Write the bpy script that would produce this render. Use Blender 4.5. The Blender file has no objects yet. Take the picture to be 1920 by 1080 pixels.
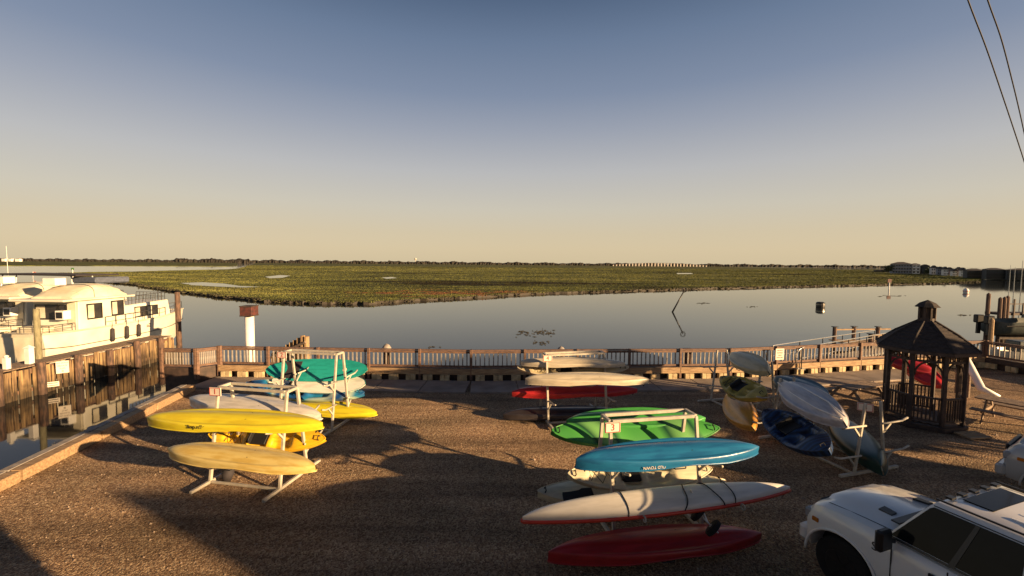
import bpy, bmesh, math, random
import numpy as np
from mathutils import Vector, Matrix, Euler
random.seed(7); rng = np.random.default_rng(11)
R = math.radians
SC = bpy.context.scene
COL = SC.collection

# ------------------------------------------------------------------ camera, world, sun, exposure
F = 800.0; CH = 5.0
PITCH = math.atan(46 / F); ROLL = math.atan(0.0078)
cam_data = bpy.data.cameras.new('camera'); cam = bpy.data.objects.new('camera', cam_data); COL.objects.link(cam)
cam_data.sensor_width = 36; cam_data.lens = 36 * F / 1920; cam_data.clip_start = 0.05; cam_data.clip_end = 20000
M_CAM = Matrix.Rotation(R(90) - PITCH, 4, 'X') @ Matrix.Rotation(ROLL, 4, 'Z')
M_CAM.translation = (0, 0, CH)
cam.matrix_world = M_CAM
SC.camera = cam
def ray(px, py):
    return (M_CAM.to_3x3() @ Vector(((px - 960) / F, (540 - py) / F, -1))).normalized()
def G(px, py, z=0.0):
    r = ray(px, py); k = (z - CH) / r.z
    return Vector((r.x * k, r.y * k, z))
def W(px, py, y):
    r = ray(px, py); k = y / r.y
    return Vector((r.x * k, y, CH + r.z * k))

SUN_EL = R(11.5); SH = Vector((-0.883, 0.469, 0)).normalized()      # SH: the way shadows fall on the ground
world = bpy.data.worlds.new('World'); SC.world = world; world.use_nodes = True
wn = world.node_tree; wn.nodes.clear()
sky = wn.nodes.new('ShaderNodeTexSky'); sky.sky_type = 'NISHITA'; sky.sun_disc = False
sky.sun_elevation = SUN_EL; sky.sun_rotation = math.atan2(-SH.x, -SH.y)
sky.altitude = 0; sky.air_density = 1.0; sky.dust_density = 1.6; sky.ozone_density = 2.0
tc = wn.nodes.new('ShaderNodeTexCoord'); sep = wn.nodes.new('ShaderNodeSeparateXYZ')
ramp = wn.nodes.new('ShaderNodeValToRGB')
el = ramp.color_ramp.elements
SKYR = [(0.0, (0.945, 0.724, 0.63)), (0.032, (0.906, 0.677, 0.567)), (0.067, (0.803, 0.504, 0.37)), (0.124, (0.882, 0.543, 0.402)), (0.203, (0.929, 0.575, 0.441)), (0.288, (0.811, 0.512, 0.425)), (0.358, (0.654, 0.457, 0.402)), (0.447, (0.52, 0.402, 0.386)), (0.518, (0.354, 0.299, 0.307)), (0.7, (0.132, 0.118, 0.142)), (1.0, (0.085, 0.08, 0.113))]
while len(el) < len(SKYR): el.new(.5)
for e, (p, c) in zip(el, SKYR): e.position = p; e.color = (*c, 1)
mul = wn.nodes.new('ShaderNodeMix'); mul.data_type = 'RGBA'; mul.blend_type = 'MULTIPLY'; mul.inputs['Factor'].default_value = 1
bg = wn.nodes.new('ShaderNodeBackground'); bg.inputs['Strength'].default_value = 0.15
wo = wn.nodes.new('ShaderNodeOutputWorld')
wn.links.new(tc.outputs['Generated'], sep.inputs[0]); wn.links.new(sep.outputs['Z'], ramp.inputs[0])
wn.links.new(sky.outputs[0], mul.inputs['A']); wn.links.new(ramp.outputs[0], mul.inputs['B'])
ramp2 = wn.nodes.new('ShaderNodeValToRGB'); el2 = ramp2.color_ramp.elements
SKY2 = [(0.0, (1.72, 1.42, .92)), (.032, (1.76, 1.46, .96)), (.067, (1.70, 1.46, 1.02)), (.124, (1.55, 1.45, 1.20)), (.203, (1.26, 1.27, 1.28)), (.288, (.86, .95, 1.14)), (.358, (.57, .71, .99)), (.447, (.38, .53, .81)), (.518, (.22, .34, .57)), (.65, (.12, .19, .34)), (.8, (.08, .12, .24)), (1.0, (.06, .09, .19))]
while len(el2) < len(SKY2): el2.new(.5)
for e, (p, c) in zip(el2, SKY2): e.position = p; e.color = (*c, 1)
mix2 = wn.nodes.new('ShaderNodeMix'); mix2.data_type = 'RGBA'; mix2.inputs['Factor'].default_value = .94
wn.links.new(sep.outputs['Z'], ramp2.inputs[0]); wn.links.new(mul.outputs['Result'], mix2.inputs['A']); wn.links.new(ramp2.outputs[0], mix2.inputs['B'])
wn.links.new(mix2.outputs['Result'], bg.inputs[0]); wn.links.new(bg.outputs[0], wo.inputs[0])
sl = bpy.data.lights.new('sun', 'SUN'); sl.energy = 5.0; sl.angle = R(0.5); sl.color = (1.0, .66, .34)
sun = bpy.data.objects.new('sun', sl); COL.objects.link(sun)
sd = Vector((SH.x * math.cos(SUN_EL), SH.y * math.cos(SUN_EL), -math.sin(SUN_EL)))
sun.rotation_euler = sd.to_track_quat('-Z', 'Y').to_euler()
SC.view_settings.view_transform = 'Standard'; SC.view_settings.look = 'None'
SC.view_settings.gamma = 1; SC.view_settings.use_curve_mapping = False; SC.view_settings.exposure = 1.35

# ------------------------------------------------------------------ materials
def nm(name):
    m = bpy.data.materials.new(name); m.use_nodes = True
    b = m.node_tree.nodes['Principled BSDF']
    return m, m.node_tree, b
def col(c): return (c[0], c[1], c[2], 1)
def mat(name, c, rough=.5, metal=0, var=.25, scale=6, bump=0, bscale=40, c2=None, stretch=None, spec=None, coord='Object', coat=0, detail=5, lo=.35, hi=.65):
    m, nt, b = nm(name)
    b.inputs['Roughness'].default_value = rough; b.inputs['Metallic'].default_value = metal
    if spec is not None: b.inputs['Specular IOR Level'].default_value = spec
    if coat: b.inputs['Coat Weight'].default_value = coat; b.inputs['Coat Roughness'].default_value = .08
    t = nt.nodes.new('ShaderNodeTexCoord'); mp = nt.nodes.new('ShaderNodeMapping')
    nt.links.new(t.outputs[coord], mp.inputs[0])
    if stretch: mp.inputs['Scale'].default_value = stretch
    n = nt.nodes.new('ShaderNodeTexNoise'); n.inputs['Scale'].default_value = scale; n.inputs['Detail'].default_value = detail
    nt.links.new(mp.outputs[0], n.inputs['Vector'])
    r = nt.nodes.new('ShaderNodeValToRGB'); nt.links.new(n.outputs['Fac'], r.inputs[0])
    a = c2 if c2 else tuple(x * (1 - var) for x in c)
    r.color_ramp.elements[0].color = col(a); r.color_ramp.elements[0].position = lo
    r.color_ramp.elements[1].color = col(c); r.color_ramp.elements[1].position = hi
    nt.links.new(r.outputs[0], b.inputs['Base Color'])
    if bump:
        n2 = nt.nodes.new('ShaderNodeTexNoise'); n2.inputs['Scale'].default_value = bscale; n2.inputs['Detail'].default_value = 6
        nt.links.new(mp.outputs[0], n2.inputs['Vector'])
        bp = nt.nodes.new('ShaderNodeBump'); bp.inputs['Strength'].default_value = bump; bp.inputs['Distance'].default_value = .02
        nt.links.new(n2.outputs['Fac'], bp.inputs['Height']); nt.links.new(bp.outputs[0], b.inputs['Normal'])
    return m
def tide(m, z0=-.75, z1=-.15, dark=.22):
    nt = m.node_tree; b = nt.nodes['Principled BSDF']; src = b.inputs['Base Color'].links[0].from_socket
    t = nt.nodes.new('ShaderNodeTexCoord'); sp = nt.nodes.new('ShaderNodeSeparateXYZ'); nt.links.new(t.outputs['Object'], sp.inputs[0])
    n = nt.nodes.new('ShaderNodeTexNoise'); n.inputs['Scale'].default_value = 3.5; nt.links.new(t.outputs['Object'], n.inputs['Vector'])
    ad = nt.nodes.new('ShaderNodeMath'); ad.operation = 'MULTIPLY_ADD'; nt.links.new(n.outputs['Fac'], ad.inputs[0]); ad.inputs[1].default_value = .8; nt.links.new(sp.outputs['Z'], ad.inputs[2])
    mr = nt.nodes.new('ShaderNodeMapRange'); mr.inputs['From Min'].default_value = z0 + .4; mr.inputs['From Max'].default_value = z1 + .4; mr.inputs['To Min'].default_value = dark; mr.inputs['To Max'].default_value = 1
    nt.links.new(ad.outputs[0], mr.inputs['Value'])
    mx = nt.nodes.new('ShaderNodeMix'); mx.data_type = 'RGBA'; mx.blend_type = 'MULTIPLY'; mx.inputs['Factor'].default_value = 1
    nt.links.new(src, mx.inputs['A']); nt.links.new(mr.outputs[0], mx.inputs['B']); nt.links.new(mx.outputs['Result'], b.inputs['Base Color'])
def plastic(name, c, rough=.32, c2=None): return mat(name, c, rough, var=.20, scale=3.2, bump=.10, bscale=16, c2=c2 or tuple(x*.78 for x in c), stretch=(.7, 4, 4), detail=9, lo=.38, hi=.56)

M = {}
M['pvc'] = mat('white_pipe', (.50, .46, .38), .45, var=.25, scale=8, bump=.05)
M['wood_old'] = mat('weathered_wood', (.30, .22, .15), .8, c2=(.13, .09, .07), scale=3, stretch=(3, 3, 14), bump=.4, bscale=30)
M['wood_rail'] = mat('brown_rail_wood', (.20, .115, .075), .75, c2=(.10, .06, .045), scale=3, stretch=(2, 8, 8), bump=.35, bscale=25)
M['wood_grey'] = mat('grey_baluster_wood', (.34, .31, .27), .8, c2=(.20, .17, .15), scale=5, bump=.3)
M['wood_gold'] = mat('golden_timber', (.42, .29, .16), .75, c2=(.24, .15, .08), scale=2.5, stretch=(1.2, 9, 9), bump=.4, bscale=20)
M['wood_plank'] = mat('stained_dock_plank', (.40, .27, .13), .85, c2=(.06, .035, .025), scale=1.5, stretch=(9, 9, .55), bump=.5, bscale=10, lo=.36, hi=.66)
M['pile'] = mat('dark_pile_wood', (.17, .10, .07), .85, c2=(.05, .035, .03), scale=3, stretch=(5, 5, 1), bump=.5, bscale=14)
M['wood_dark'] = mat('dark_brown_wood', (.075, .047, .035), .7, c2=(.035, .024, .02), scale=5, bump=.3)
M['shingle'] = mat('dark_shingle', (.045, .034, .032), .9, c2=(.02, .016, .016), scale=14, bump=.6, bscale=40)
M['concrete'] = mat('worn_concrete', (.30, .25, .21), .85, c2=(.19, .155, .13), scale=1.3, bump=.3, bscale=60)
M['block'] = mat('pale_support_wood', (.55, .44, .26), .8, c2=(.33, .25, .14), scale=5, bump=.3)
M['black'] = mat('black_rubber', (.012, .012, .013), .6, var=.3)
M['tyre'] = mat('tyre_rubber', (.008, .008, .009), .85, var=.3, bump=.3, bscale=60)
M['glass'] = mat('dark_glass', (.008, .009, .010), .08, var=.3, spec=.12)
M['glass_boat'] = mat('boat_window_glass', (.05, .045, .04), .1, c2=(.015, .015, .02), scale=1.4)
M['gel'] = mat('cream_gelcoat', (.74, .71, .60), .3, c2=(.60, .55, .42), scale=.7, bump=.05, lo=.25, hi=.6)
M['canvas'] = mat('cream_canvas', (.66, .61, .48), .85, c2=(.50, .45, .33), scale=1.1, bump=.2, bscale=8)
M['canvas_blue'] = mat('blue_grey_canvas', (.10, .12, .17), .8, var=.3)
M['canvas_dark'] = mat('dark_canvas', (.035, .03, .035), .8, var=.3)
M['rail_metal'] = mat('rail_steel', (.25, .24, .22), .3, metal=.8, var=.3)
M['alu'] = mat('aluminium', (.6, .6, .58), .3, metal=.8, var=.2)
M['sign_white'] = mat('white_sign', (.74, .66, .56), .5, var=.12)
M['sign_red'] = mat('red_sign_paint', (.50, .05, .03), .5, var=.15)
M['ink'] = mat('black_ink', (.015, .012, .012), .6, var=.1)
M['paint_white'] = mat('white_post_paint', (.80, .78, .74), .4, var=.12, scale=3)
M['rust'] = mat('rust_brown_panel', (.12, .035, .028), .7, c2=(.05, .022, .02), scale=6, bump=.2)
M['carpaint'] = mat('white_car_paint', (.80, .79, .77), .22, var=.04, scale=1, coat=.6)
M['carpaint_grey'] = mat('grey_car_paint', (.42, .42, .41), .25, var=.05, scale=1, coat=.6)
M['trim'] = mat('black_trim', (.015, .015, .016), .4, var=.2)
M['amber'] = mat('amber_lens', (.5, .16, .02), .25, var=.1)
M['lamp_lens'] = mat('headlight_lens', (.35, .35, .36), .12, var=.2)
M['hull_dark'] = mat('grey_green_hull', (.10, .115, .11), .35, var=.3)
M['stucco'] = mat('house_wall_pale', (.55, .50, .44), .85, var=.15, scale=.5)
M['stucco_dark'] = mat('house_wall_grey', (.055, .06, .062), .85, var=.2, scale=.5)
M['stucco_pink'] = mat('house_wall_rose', (.50, .36, .32), .85, var=.2, scale=.5)
M['stucco_grey'] = mat('house_wall_mid_grey', (.26, .27, .30), .85, var=.15, scale=.5)
M['roof'] = mat('house_roof_dark', (.07, .06, .058), .85, var=.3, scale=1)
M['pane'] = mat('house_window_pane', (.05, .055, .065), .15, var=.3)
M['bark'] = mat('bark', (.09, .07, .05), .9, var=.3, bump=.5)
M['leaf'] = mat('leaf_green', (.07, .085, .03), .7, c2=(.035, .045, .018), scale=1.2)
M['treeline'] = mat('far_tree_foliage', (.034, .030, .022), .9, c2=(.016, .014, .012), scale=.05, bump=0)
M['weed'] = mat('floating_weed', (.05, .045, .03), .8, var=.4)

tide(M['wood_plank']); tide(M['pile'], -.9, -.3, .4)
def ground_mat():
    m, nt, b = nm('gravel')
    b.inputs['Roughness'].default_value = .95; b.inputs['Specular IOR Level'].default_value = .2
    t = nt.nodes.new('ShaderNodeTexCoord')
    v = nt.nodes.new('ShaderNodeTexVoronoi'); v.inputs['Scale'].default_value = 36; nt.links.new(t.outputs['Object'], v.inputs['Vector'])
    v2 = nt.nodes.new('ShaderNodeTexVoronoi'); v2.inputs['Scale'].default_value = 60; nt.links.new(t.outputs['Object'], v2.inputs['Vector'])
    big = nt.nodes.new('ShaderNodeTexNoise'); big.inputs['Scale'].default_value = .55; big.inputs['Detail'].default_value = 6; nt.links.new(t.outputs['Object'], big.inputs['Vector'])
    med = nt.nodes.new('ShaderNodeTexNoise'); med.inputs['Scale'].default_value = 7; med.inputs['Detail'].default_value = 5; nt.links.new(t.outputs['Object'], med.inputs['Vector'])
    r1 = nt.nodes.new('ShaderNodeValToRGB'); nt.links.new(v.outputs['Color'], r1.inputs[0])
    e = r1.color_ramp.elements; e[0].position = .15; e[0].color = (.19, .13, .085, 1); e[1].position = .9; e[1].color = (.66, .54, .38, 1)
    x = e.new(.5); x.color = (.38, .275, .18, 1)
    r2 = nt.nodes.new('ShaderNodeValToRGB'); nt.links.new(big.outputs['Fac'], r2.inputs[0])
    r2.color_ramp.elements[0].position = .3; r2.color_ramp.elements[0].color = (.72, .70, .66, 1)
    r2.color_ramp.elements[1].position = .7; r2.color_ramp.elements[1].color = (1.1, 1.0, .95, 1)
    mx = nt.nodes.new('ShaderNodeMix'); mx.data_type = 'RGBA'; mx.blend_type = 'MULTIPLY'; mx.inputs['Factor'].default_value = 1
    nt.links.new(r1.outputs[0], mx.inputs['A']); nt.links.new(r2.outputs[0], mx.inputs['B'])
    mr_ = nt.nodes.new('ShaderNodeMapping'); mr_.inputs['Rotation'].default_value = (0, 0, .35); mr_.inputs['Scale'].default_value = (.10, 1.5, 1); nt.links.new(t.outputs['Object'], mr_.inputs[0])
    nr = nt.nodes.new('ShaderNodeTexNoise'); nr.inputs['Scale'].default_value = 1; nr.inputs['Detail'].default_value = 4; nt.links.new(mr_.outputs[0], nr.inputs['Vector'])
    rr = nt.nodes.new('ShaderNodeValToRGB'); nt.links.new(nr.outputs['Fac'], rr.inputs[0])
    rr.color_ramp.elements[0].position = .36; rr.color_ramp.elements[0].color = (.62, .60, .58, 1); rr.color_ramp.elements[1].position = .60; rr.color_ramp.elements[1].color = (1.12, 1.08, 1.02, 1)
    mx3 = nt.nodes.new('ShaderNodeMix'); mx3.data_type = 'RGBA'; mx3.blend_type = 'MULTIPLY'; mx3.inputs['Factor'].default_value = 1
    nt.links.new(mx.outputs['Result'], mx3.inputs['A']); nt.links.new(rr.outputs[0], mx3.inputs['B']); nt.links.new(mx3.outputs['Result'], b.inputs['Base Color'])
    b1 = nt.nodes.new('ShaderNodeBump'); b1.inputs['Strength'].default_value = 1.0; b1.inputs['Distance'].default_value = .035; b1.invert = True
    nt.links.new(v.outputs['Distance'], b1.inputs['Height'])
    b2 = nt.nodes.new('ShaderNodeBump'); b2.inputs['Strength'].default_value = .6; b2.inputs['Distance'].default_value = .015; b2.invert = True
    nt.links.new(v2.outputs['Distance'], b2.inputs['Height']); nt.links.new(b1.outputs[0], b2.inputs['Normal'])
    b3 = nt.nodes.new('ShaderNodeBump'); b3.inputs['Strength'].default_value = .6; b3.inputs['Distance'].default_value = .05
    nt.links.new(med.outputs['Fac'], b3.inputs['Height']); nt.links.new(b2.outputs[0], b3.inputs['Normal'])
    nt.links.new(b3.outputs[0], b.inputs['Normal'])
    return m
M['gravel'] = ground_mat()
def water_mat():
    m, nt, b = nm('channel_water')
    b.inputs['Base Color'].default_value = (.018, .022, .022, 1); b.inputs['Roughness'].default_value = .04; b.inputs['IOR'].default_value = 1.26
    t = nt.nodes.new('ShaderNodeTexCoord'); mp = nt.nodes.new('ShaderNodeMapping'); mp.inputs['Scale'].default_value = (.5, 1, 1)
    nt.links.new(t.outputs['Object'], mp.inputs[0])
    n = nt.nodes.new('ShaderNodeTexNoise'); n.inputs['Scale'].default_value = 1.1; n.inputs['Detail'].default_value = 3; nt.links.new(mp.outputs[0], n.inputs['Vector'])
    bp = nt.nodes.new('ShaderNodeBump'); bp.inputs['Strength'].default_value = .03; bp.inputs['Distance'].default_value = .05
    nt.links.new(n.outputs['Fac'], bp.inputs['Height']); nt.links.new(bp.outputs[0], b.inputs['Normal'])
    return m
M['water'] = water_mat()
def marsh_mat():
    m, nt, b = nm('marsh_grass')
    b.inputs['Roughness'].default_value = .9; b.inputs['Specular IOR Level'].default_value = .1
    t = nt.nodes.new('ShaderNodeTexCoord'); mp = nt.nodes.new('ShaderNodeMapping'); mp.inputs['Scale'].default_value = (.012, .045, 1)
    nt.links.new(t.outputs['Object'], mp.inputs[0])
    n = nt.nodes.new('ShaderNodeTexNoise'); n.inputs['Scale'].default_value = 1; n.inputs['Detail'].default_value = 8; n.inputs['Roughness'].default_value = .65; nt.links.new(mp.outputs[0], n.inputs['Vector'])
    r = nt.nodes.new('ShaderNodeValToRGB'); nt.links.new(n.outputs['Fac'], r.inputs[0])
    e = r.color_ramp.elements; e[0].position = .36; e[0].color = (.035, .030, .015, 1); e[1].position = .66; e[1].color = (.22, .21, .07, 1)
    x = e.new(.44); x.color = (.095, .105, .036, 1); x = e.new(.56); x.color = (.145, .15, .048, 1)
    n2 = nt.nodes.new('ShaderNodeTexNoise'); n2.inputs['Scale'].default_value = 1; n2.inputs['Detail'].default_value = 9; n2.inputs['Roughness'].default_value = .7
    mp2 = nt.nodes.new('ShaderNodeMapping'); mp2.inputs['Scale'].default_value = (.07, .22, .6); nt.links.new(t.outputs['Object'], mp2.inputs[0]); nt.links.new(mp2.outputs[0], n2.inputs['Vector'])
    r2 = nt.nodes.new('ShaderNodeValToRGB'); nt.links.new(n2.outputs['Fac'], r2.inputs[0])
    r2.color_ramp.elements[0].position = .40; r2.color_ramp.elements[0].color = (.50, .51, .55, 1); r2.color_ramp.elements[1].position = .6; r2.color_ramp.elements[1].color = (1.15, 1.15, 1.1, 1)
    mx = nt.nodes.new('ShaderNodeMix'); mx.data_type = 'RGBA'; mx.blend_type = 'MULTIPLY'; mx.inputs['Factor'].default_value = 1
    nt.links.new(r.outputs[0], mx.inputs['A']); nt.links.new(r2.outputs[0], mx.inputs['B'])
    mp4 = nt.nodes.new('ShaderNodeMapping'); mp4.inputs['Scale'].default_value = (.010, .085, 1); mp4.inputs['Rotation'].default_value = (0, 0, .12); nt.links.new(t.outputs['Object'], mp4.inputs[0])
    n4 = nt.nodes.new('ShaderNodeTexNoise'); n4.inputs['Scale'].default_value = 1; n4.inputs['Detail'].default_value = 5; nt.links.new(mp4.outputs[0], n4.inputs['Vector'])
    r4 = nt.nodes.new('ShaderNodeValToRGB'); nt.links.new(n4.outputs['Fac'], r4.inputs[0])
    q4 = r4.color_ramp.elements; q4[0].position = .455; q4[0].color = (1, 1, 1, 1); q4[1].position = .535; q4[1].color = (1, 1, 1, 1); z4 = q4.new(.495); z4.color = (.30, .30, .34, 1)
    mx4 = nt.nodes.new('ShaderNodeMix'); mx4.data_type = 'RGBA'; mx4.blend_type = 'MULTIPLY'; mx4.inputs['Factor'].default_value = .55
    nt.links.new(mx.outputs['Result'], mx4.inputs['A']); nt.links.new(r4.outputs[0], mx4.inputs['B']); mx = mx4
    # reddish glasswort patch near the bank
    n3 = nt.nodes.new('ShaderNodeTexNoise'); n3.inputs['Scale'].default_value = .06; n3.inputs['Detail'].default_value = 5; nt.links.new(t.outputs['Object'], n3.inputs['Vector'])
    r3 = nt.nodes.new('ShaderNodeValToRGB'); vs = nt.nodes.new('ShaderNodeVectorMath'); vs.operation = 'SUBTRACT'; nt.links.new(t.outputs['Object'], vs.inputs[0]); vs.inputs[1].default_value = G(850, 549, -.62)
    vm = nt.nodes.new('ShaderNodeVectorMath'); vm.operation = 'MULTIPLY'; nt.links.new(vs.outputs[0], vm.inputs[0]); vm.inputs[1].default_value = (1/26, 1/9, 0)
    vl = nt.nodes.new('ShaderNodeVectorMath'); vl.operation = 'LENGTH'; nt.links.new(vm.outputs[0], vl.inputs[0])
    ms = nt.nodes.new('ShaderNodeMath'); ms.operation = 'MULTIPLY_ADD'; nt.links.new(vl.outputs['Value'], ms.inputs[0]); ms.inputs[1].default_value = -.22; nt.links.new(n3.outputs['Fac'], ms.inputs[2])
    n3.inputs['Scale'].default_value = .25
    nt.links.new(ms.outputs[0], r3.inputs[0]); r3.color_ramp.elements[0].position = .36; r3.color_ramp.elements[1].position = .46
    mx2 = nt.nodes.new('ShaderNodeMix'); mx2.data_type = 'RGBA'; nt.links.new(r3.outputs[0], mx2.inputs['Factor'])
    nt.links.new(mx.outputs['Result'], mx2.inputs['A']); mx2.inputs['B'].default_value = (.15, .075, .035, 1)
    nt.links.new(mx2.outputs['Result'], b.inputs['Base Color'])
    bp = nt.nodes.new('ShaderNodeBump'); bp.inputs['Strength'].default_value = .8; bp.inputs['Distance'].default_value = .5
    nt.links.new(n2.outputs['Fac'], bp.inputs['Height']); nt.links.new(bp.outputs[0], b.inputs['Normal'])
    return m
M['marsh'] = marsh_mat()
def bands(name, cols, scale=2.0, dist=6, rough=.32, direction='X'):
    m, nt, b = nm(name); b.inputs['Roughness'].default_value = rough
    t = nt.nodes.new('ShaderNodeTexCoord'); w = nt.nodes.new('ShaderNodeTexWave'); w.bands_direction = direction
    w.inputs['Scale'].default_value = scale; w.inputs['Distortion'].default_value = dist; w.inputs['Detail'].default_value = 1.5; w.inputs['Detail Scale'].default_value = .7
    nt.links.new(t.outputs['Object'], w.inputs['Vector'])
    r = nt.nodes.new('ShaderNodeValToRGB'); nt.links.new(w.outputs['Fac'], r.inputs[0])
    e = r.color_ramp.elements
    while len(e) < len(cols): e.new(.5)
    for k, c in enumerate(cols): e[k].position = k / (len(cols) - 1); e[k].color = col(c)
    nt.links.new(r.outputs[0], b.inputs['Base Color']); return m

# ------------------------------------------------------------------ mesh helpers
class MB:
    def __init__(s): s.v = []; s.f = []
    def add(s, vs, fs):
        o = len(s.v); s.v += [tuple(x) for x in vs]; s.f += [tuple(i + o for i in f) for f in fs]; return s
    def box(s, c, d, rz=0, rot=None):
        hx, hy, hz = d[0] / 2, d[1] / 2, d[2] / 2
        m = rot if rot is not None else Matrix.Rotation(rz, 3, 'Z')
        vs = [Vector(c) + m @ Vector((x * hx, y * hy, z * hz)) for x in (-1, 1) for y in (-1, 1) for z in (-1, 1)]
        return s.add(vs, [(0, 1, 3, 2), (4, 6, 7, 5), (0, 4, 5, 1), (2, 3, 7, 6), (0, 2, 6, 4), (1, 5, 7, 3)])
    def beam(s, a, b, w, h):
        a, b = Vector(a), Vector(b); d = b - a; L = d.length; x = d.normalized()
        up = Vector((0, 0, 1)) if abs(x.z) < .95 else Vector((0, 1, 0))
        y = up.cross(x).normalized(); z = x.cross(y)
        m = Matrix((x, y, z)).transposed()
        return s.box((a + b) / 2, (L, w, h), rot=m)
    def tube(s, pts, r, n=8, cap=True):
        pts = [Vector(p) for p in pts]; rings = []; prev = None
        for i, p in enumerate(pts):
            d = (pts[min(i + 1, len(pts) - 1)] - pts[max(i - 1, 0)]).normalized()
            if prev is None:
                a = Vector((0, 0, 1)) if abs(d.z) < .9 else Vector((1, 0, 0)); u = d.cross(a).normalized()
            else: u = (prev - d * prev.dot(d)).normalized()
            prev = u; w = d.cross(u); rr = r[i] if isinstance(r, (list, tuple)) else r
            rings.append([p + (u * math.cos(2 * math.pi * k / n) + w * math.sin(2 * math.pi * k / n)) * rr for k in range(n)])
        vs = [q for g in rings for q in g]; fs = []
        for i in range(len(pts) - 1):
            for k in range(n): fs.append((i * n + k, i * n + (k + 1) % n, (i + 1) * n + (k + 1) % n, (i + 1) * n + k))
        if cap: fs.append(tuple(range(n - 1, -1, -1))); fs.append(tuple((len(pts) - 1) * n + k for k in range(n)))
        return s.add(vs, fs)
    def prism(s, poly, z0, z1):
        n = len(poly); vs = [(p[0], p[1], z0) for p in poly] + [(p[0], p[1], z1) for p in poly]
        return s.add(vs, [tuple(range(n - 1, -1, -1)), tuple(range(n, 2 * n))] + [(i, (i + 1) % n, n + (i + 1) % n, n + i) for i in range(n)])
    def grid(s, rows, close=False):
        n = len(rows[0]); vs = [q for r in rows for q in r]; fs = []
        for i in range(len(rows) - 1):
            for k in range(n if close else n - 1):
                fs.append((i * n + k, i * n + (k + 1) % n, (i + 1) * n + (k + 1) % n, (i + 1) * n + k))
        return s.add(vs, fs)
    def mesh(s, name, m, smooth=False, bevel=0):
        me = bpy.data.meshes.new(name); me.from_pydata(s.v, [], s.f)
        ms = m if isinstance(m, (list, tuple)) else [m]
        for q in ms: me.materials.append(q)
        bm = bmesh.new(); bm.from_mesh(me); bmesh.ops.recalc_face_normals(bm, faces=bm.faces[:])
        if bevel: bmesh.ops.bevel(bm, geom=bm.edges[:] , offset=bevel, segments=1, affect='EDGES')
        bm.to_mesh(me); bm.free()
        if smooth:
            me.polygons.foreach_set('use_smooth', [True] * len(me.polygons))
        me.update(); return me
    def build(s, name, m, parent=None, smooth=False, bevel=0, **kw):
        return link(name, s.mesh(name, m, smooth, bevel), parent, **kw)
def link(name, me, parent=None, loc=None, label=None, cat=None, group=None, kind=None):
    o = bpy.data.objects.new(name, me); COL.objects.link(o)
    if parent is not None: o.parent = parent
    if loc is not None: o.location = loc
    if label: o['label'] = label
    if cat: o['category'] = cat
    if group: o['group'] = group
    if kind: o['kind'] = kind
    return o
def thing(name, label, cat, loc=(0, 0, 0), rz=0, group=None):
    o = bpy.data.objects.new(name, None); COL.objects.link(o); o.location = loc; o.rotation_euler = (0, 0, rz)
    o['label'] = label; o['category'] = cat
    if group: o['group'] = group
    o.empty_display_size = .2
    return o
def autosmooth(me, ang=40):
    for p in me.polygons: p.use_smooth = True
    me.set_sharp_from_angle(angle=R(ang))
def text_part(s, size, m, parent, loc, rot, name='lettering', ext=.002):
    cu = bpy.data.curves.new(name, 'FONT'); cu.body = s; cu.size = size; cu.extrude = ext; cu.align_x = 'CENTER'; cu.align_y = 'CENTER'
    tmp = bpy.data.objects.new('tmp_text', cu); COL.objects.link(tmp)
    me = bpy.data.meshes.new_from_object(tmp.evaluated_get(bpy.context.evaluated_depsgraph_get()))
    bpy.data.objects.remove(tmp); me.materials.clear(); me.materials.append(m)
    o = link(name, me, parent); o.location = loc; o.rotation_euler = rot
    return o
def copy_tree(o, parent=None):
    c = o.copy(); COL.objects.link(c)
    if parent is not None: c.parent = parent
    for ch in list(o.children): copy_tree(ch, c)
    return c

# ------------------------------------------------------------------ ground, water, marsh
WZ = -1.0
edge = [(-10.2, 2.0), (-11.2, 9.35), (-12.5, 16.3), (-12.6, 18.35), (-1.7, 18.0), (9.6, 18.75), (18.9, 20.8), (23.6, 21.2), (24.5, 17.5), (46, 12), (80, 5), (120, -60), (-14, -60), (-11.0, -10)]
MB().prism(edge, -3.0, 0.0).build('ground', M['gravel'], kind='structure')
wm = MB()
wm.add([(-6000, -300, WZ), (6000, -300, WZ), (6000, 9000, WZ), (-6000, 9000, WZ)], [(0, 1, 2, 3)])
wm.build('water', M['water'], kind='structure')

def poly_px(pts, z): return [G(x, y, z) for x, y in pts]
def yh(x): return 494 + (x - 960) * .0078
shore = [(118, 513), (150, 517), (200, 529), (262, 535), (330, 547), (400, 556), (450, 561), (500, 567), (560, 569), (620, 571), (690, 571), (760, 566), (830, 562), (900, 558), (1000, 552), (1100, 549), (1200, 546), (1300, 543), (1400, 540.5), (1500, 538), (1600, 536), (1700, 533.5), (1780, 532), (1832, 529)]
def wiggle(pts, n, amp):
    out = []
    for i in range(len(pts) - 1):
        a, b = Vector(pts[i]), Vector(pts[i + 1])
        for k in range(n):
            t = k / n; p = a.lerp(b, t); d = (b - a).normalized(); s = Vector((-d.y, d.x, 0))
            out.append(p + s * random.uniform(-amp, amp))
    out.append(Vector(pts[-1])); return out
MZ = -0.62
shore_w = wiggle(poly_px(shore, WZ), 10, .55)
back = [(1838, yh(1838) + 19), (1760, yh(1760) + 13), (1680, yh(1680) + 9), (1500, yh(1500) + 4), (1200, yh(1200) + 2.6), (960, yh(960) + 2.4), (700, yh(700) + 2.4), (480, yh(480) + 3), (452, 503.5), (425, 506), (330, 508), (250, 510.5), (170, 511.5)]
back_w = wiggle(poly_px(back, WZ), 4, 1.0)
marsh_poly = shore_w + back_w
m_ = MB(); m_.prism([(p.x, p.y) for p in marsh_poly], -2.0, MZ)
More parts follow.
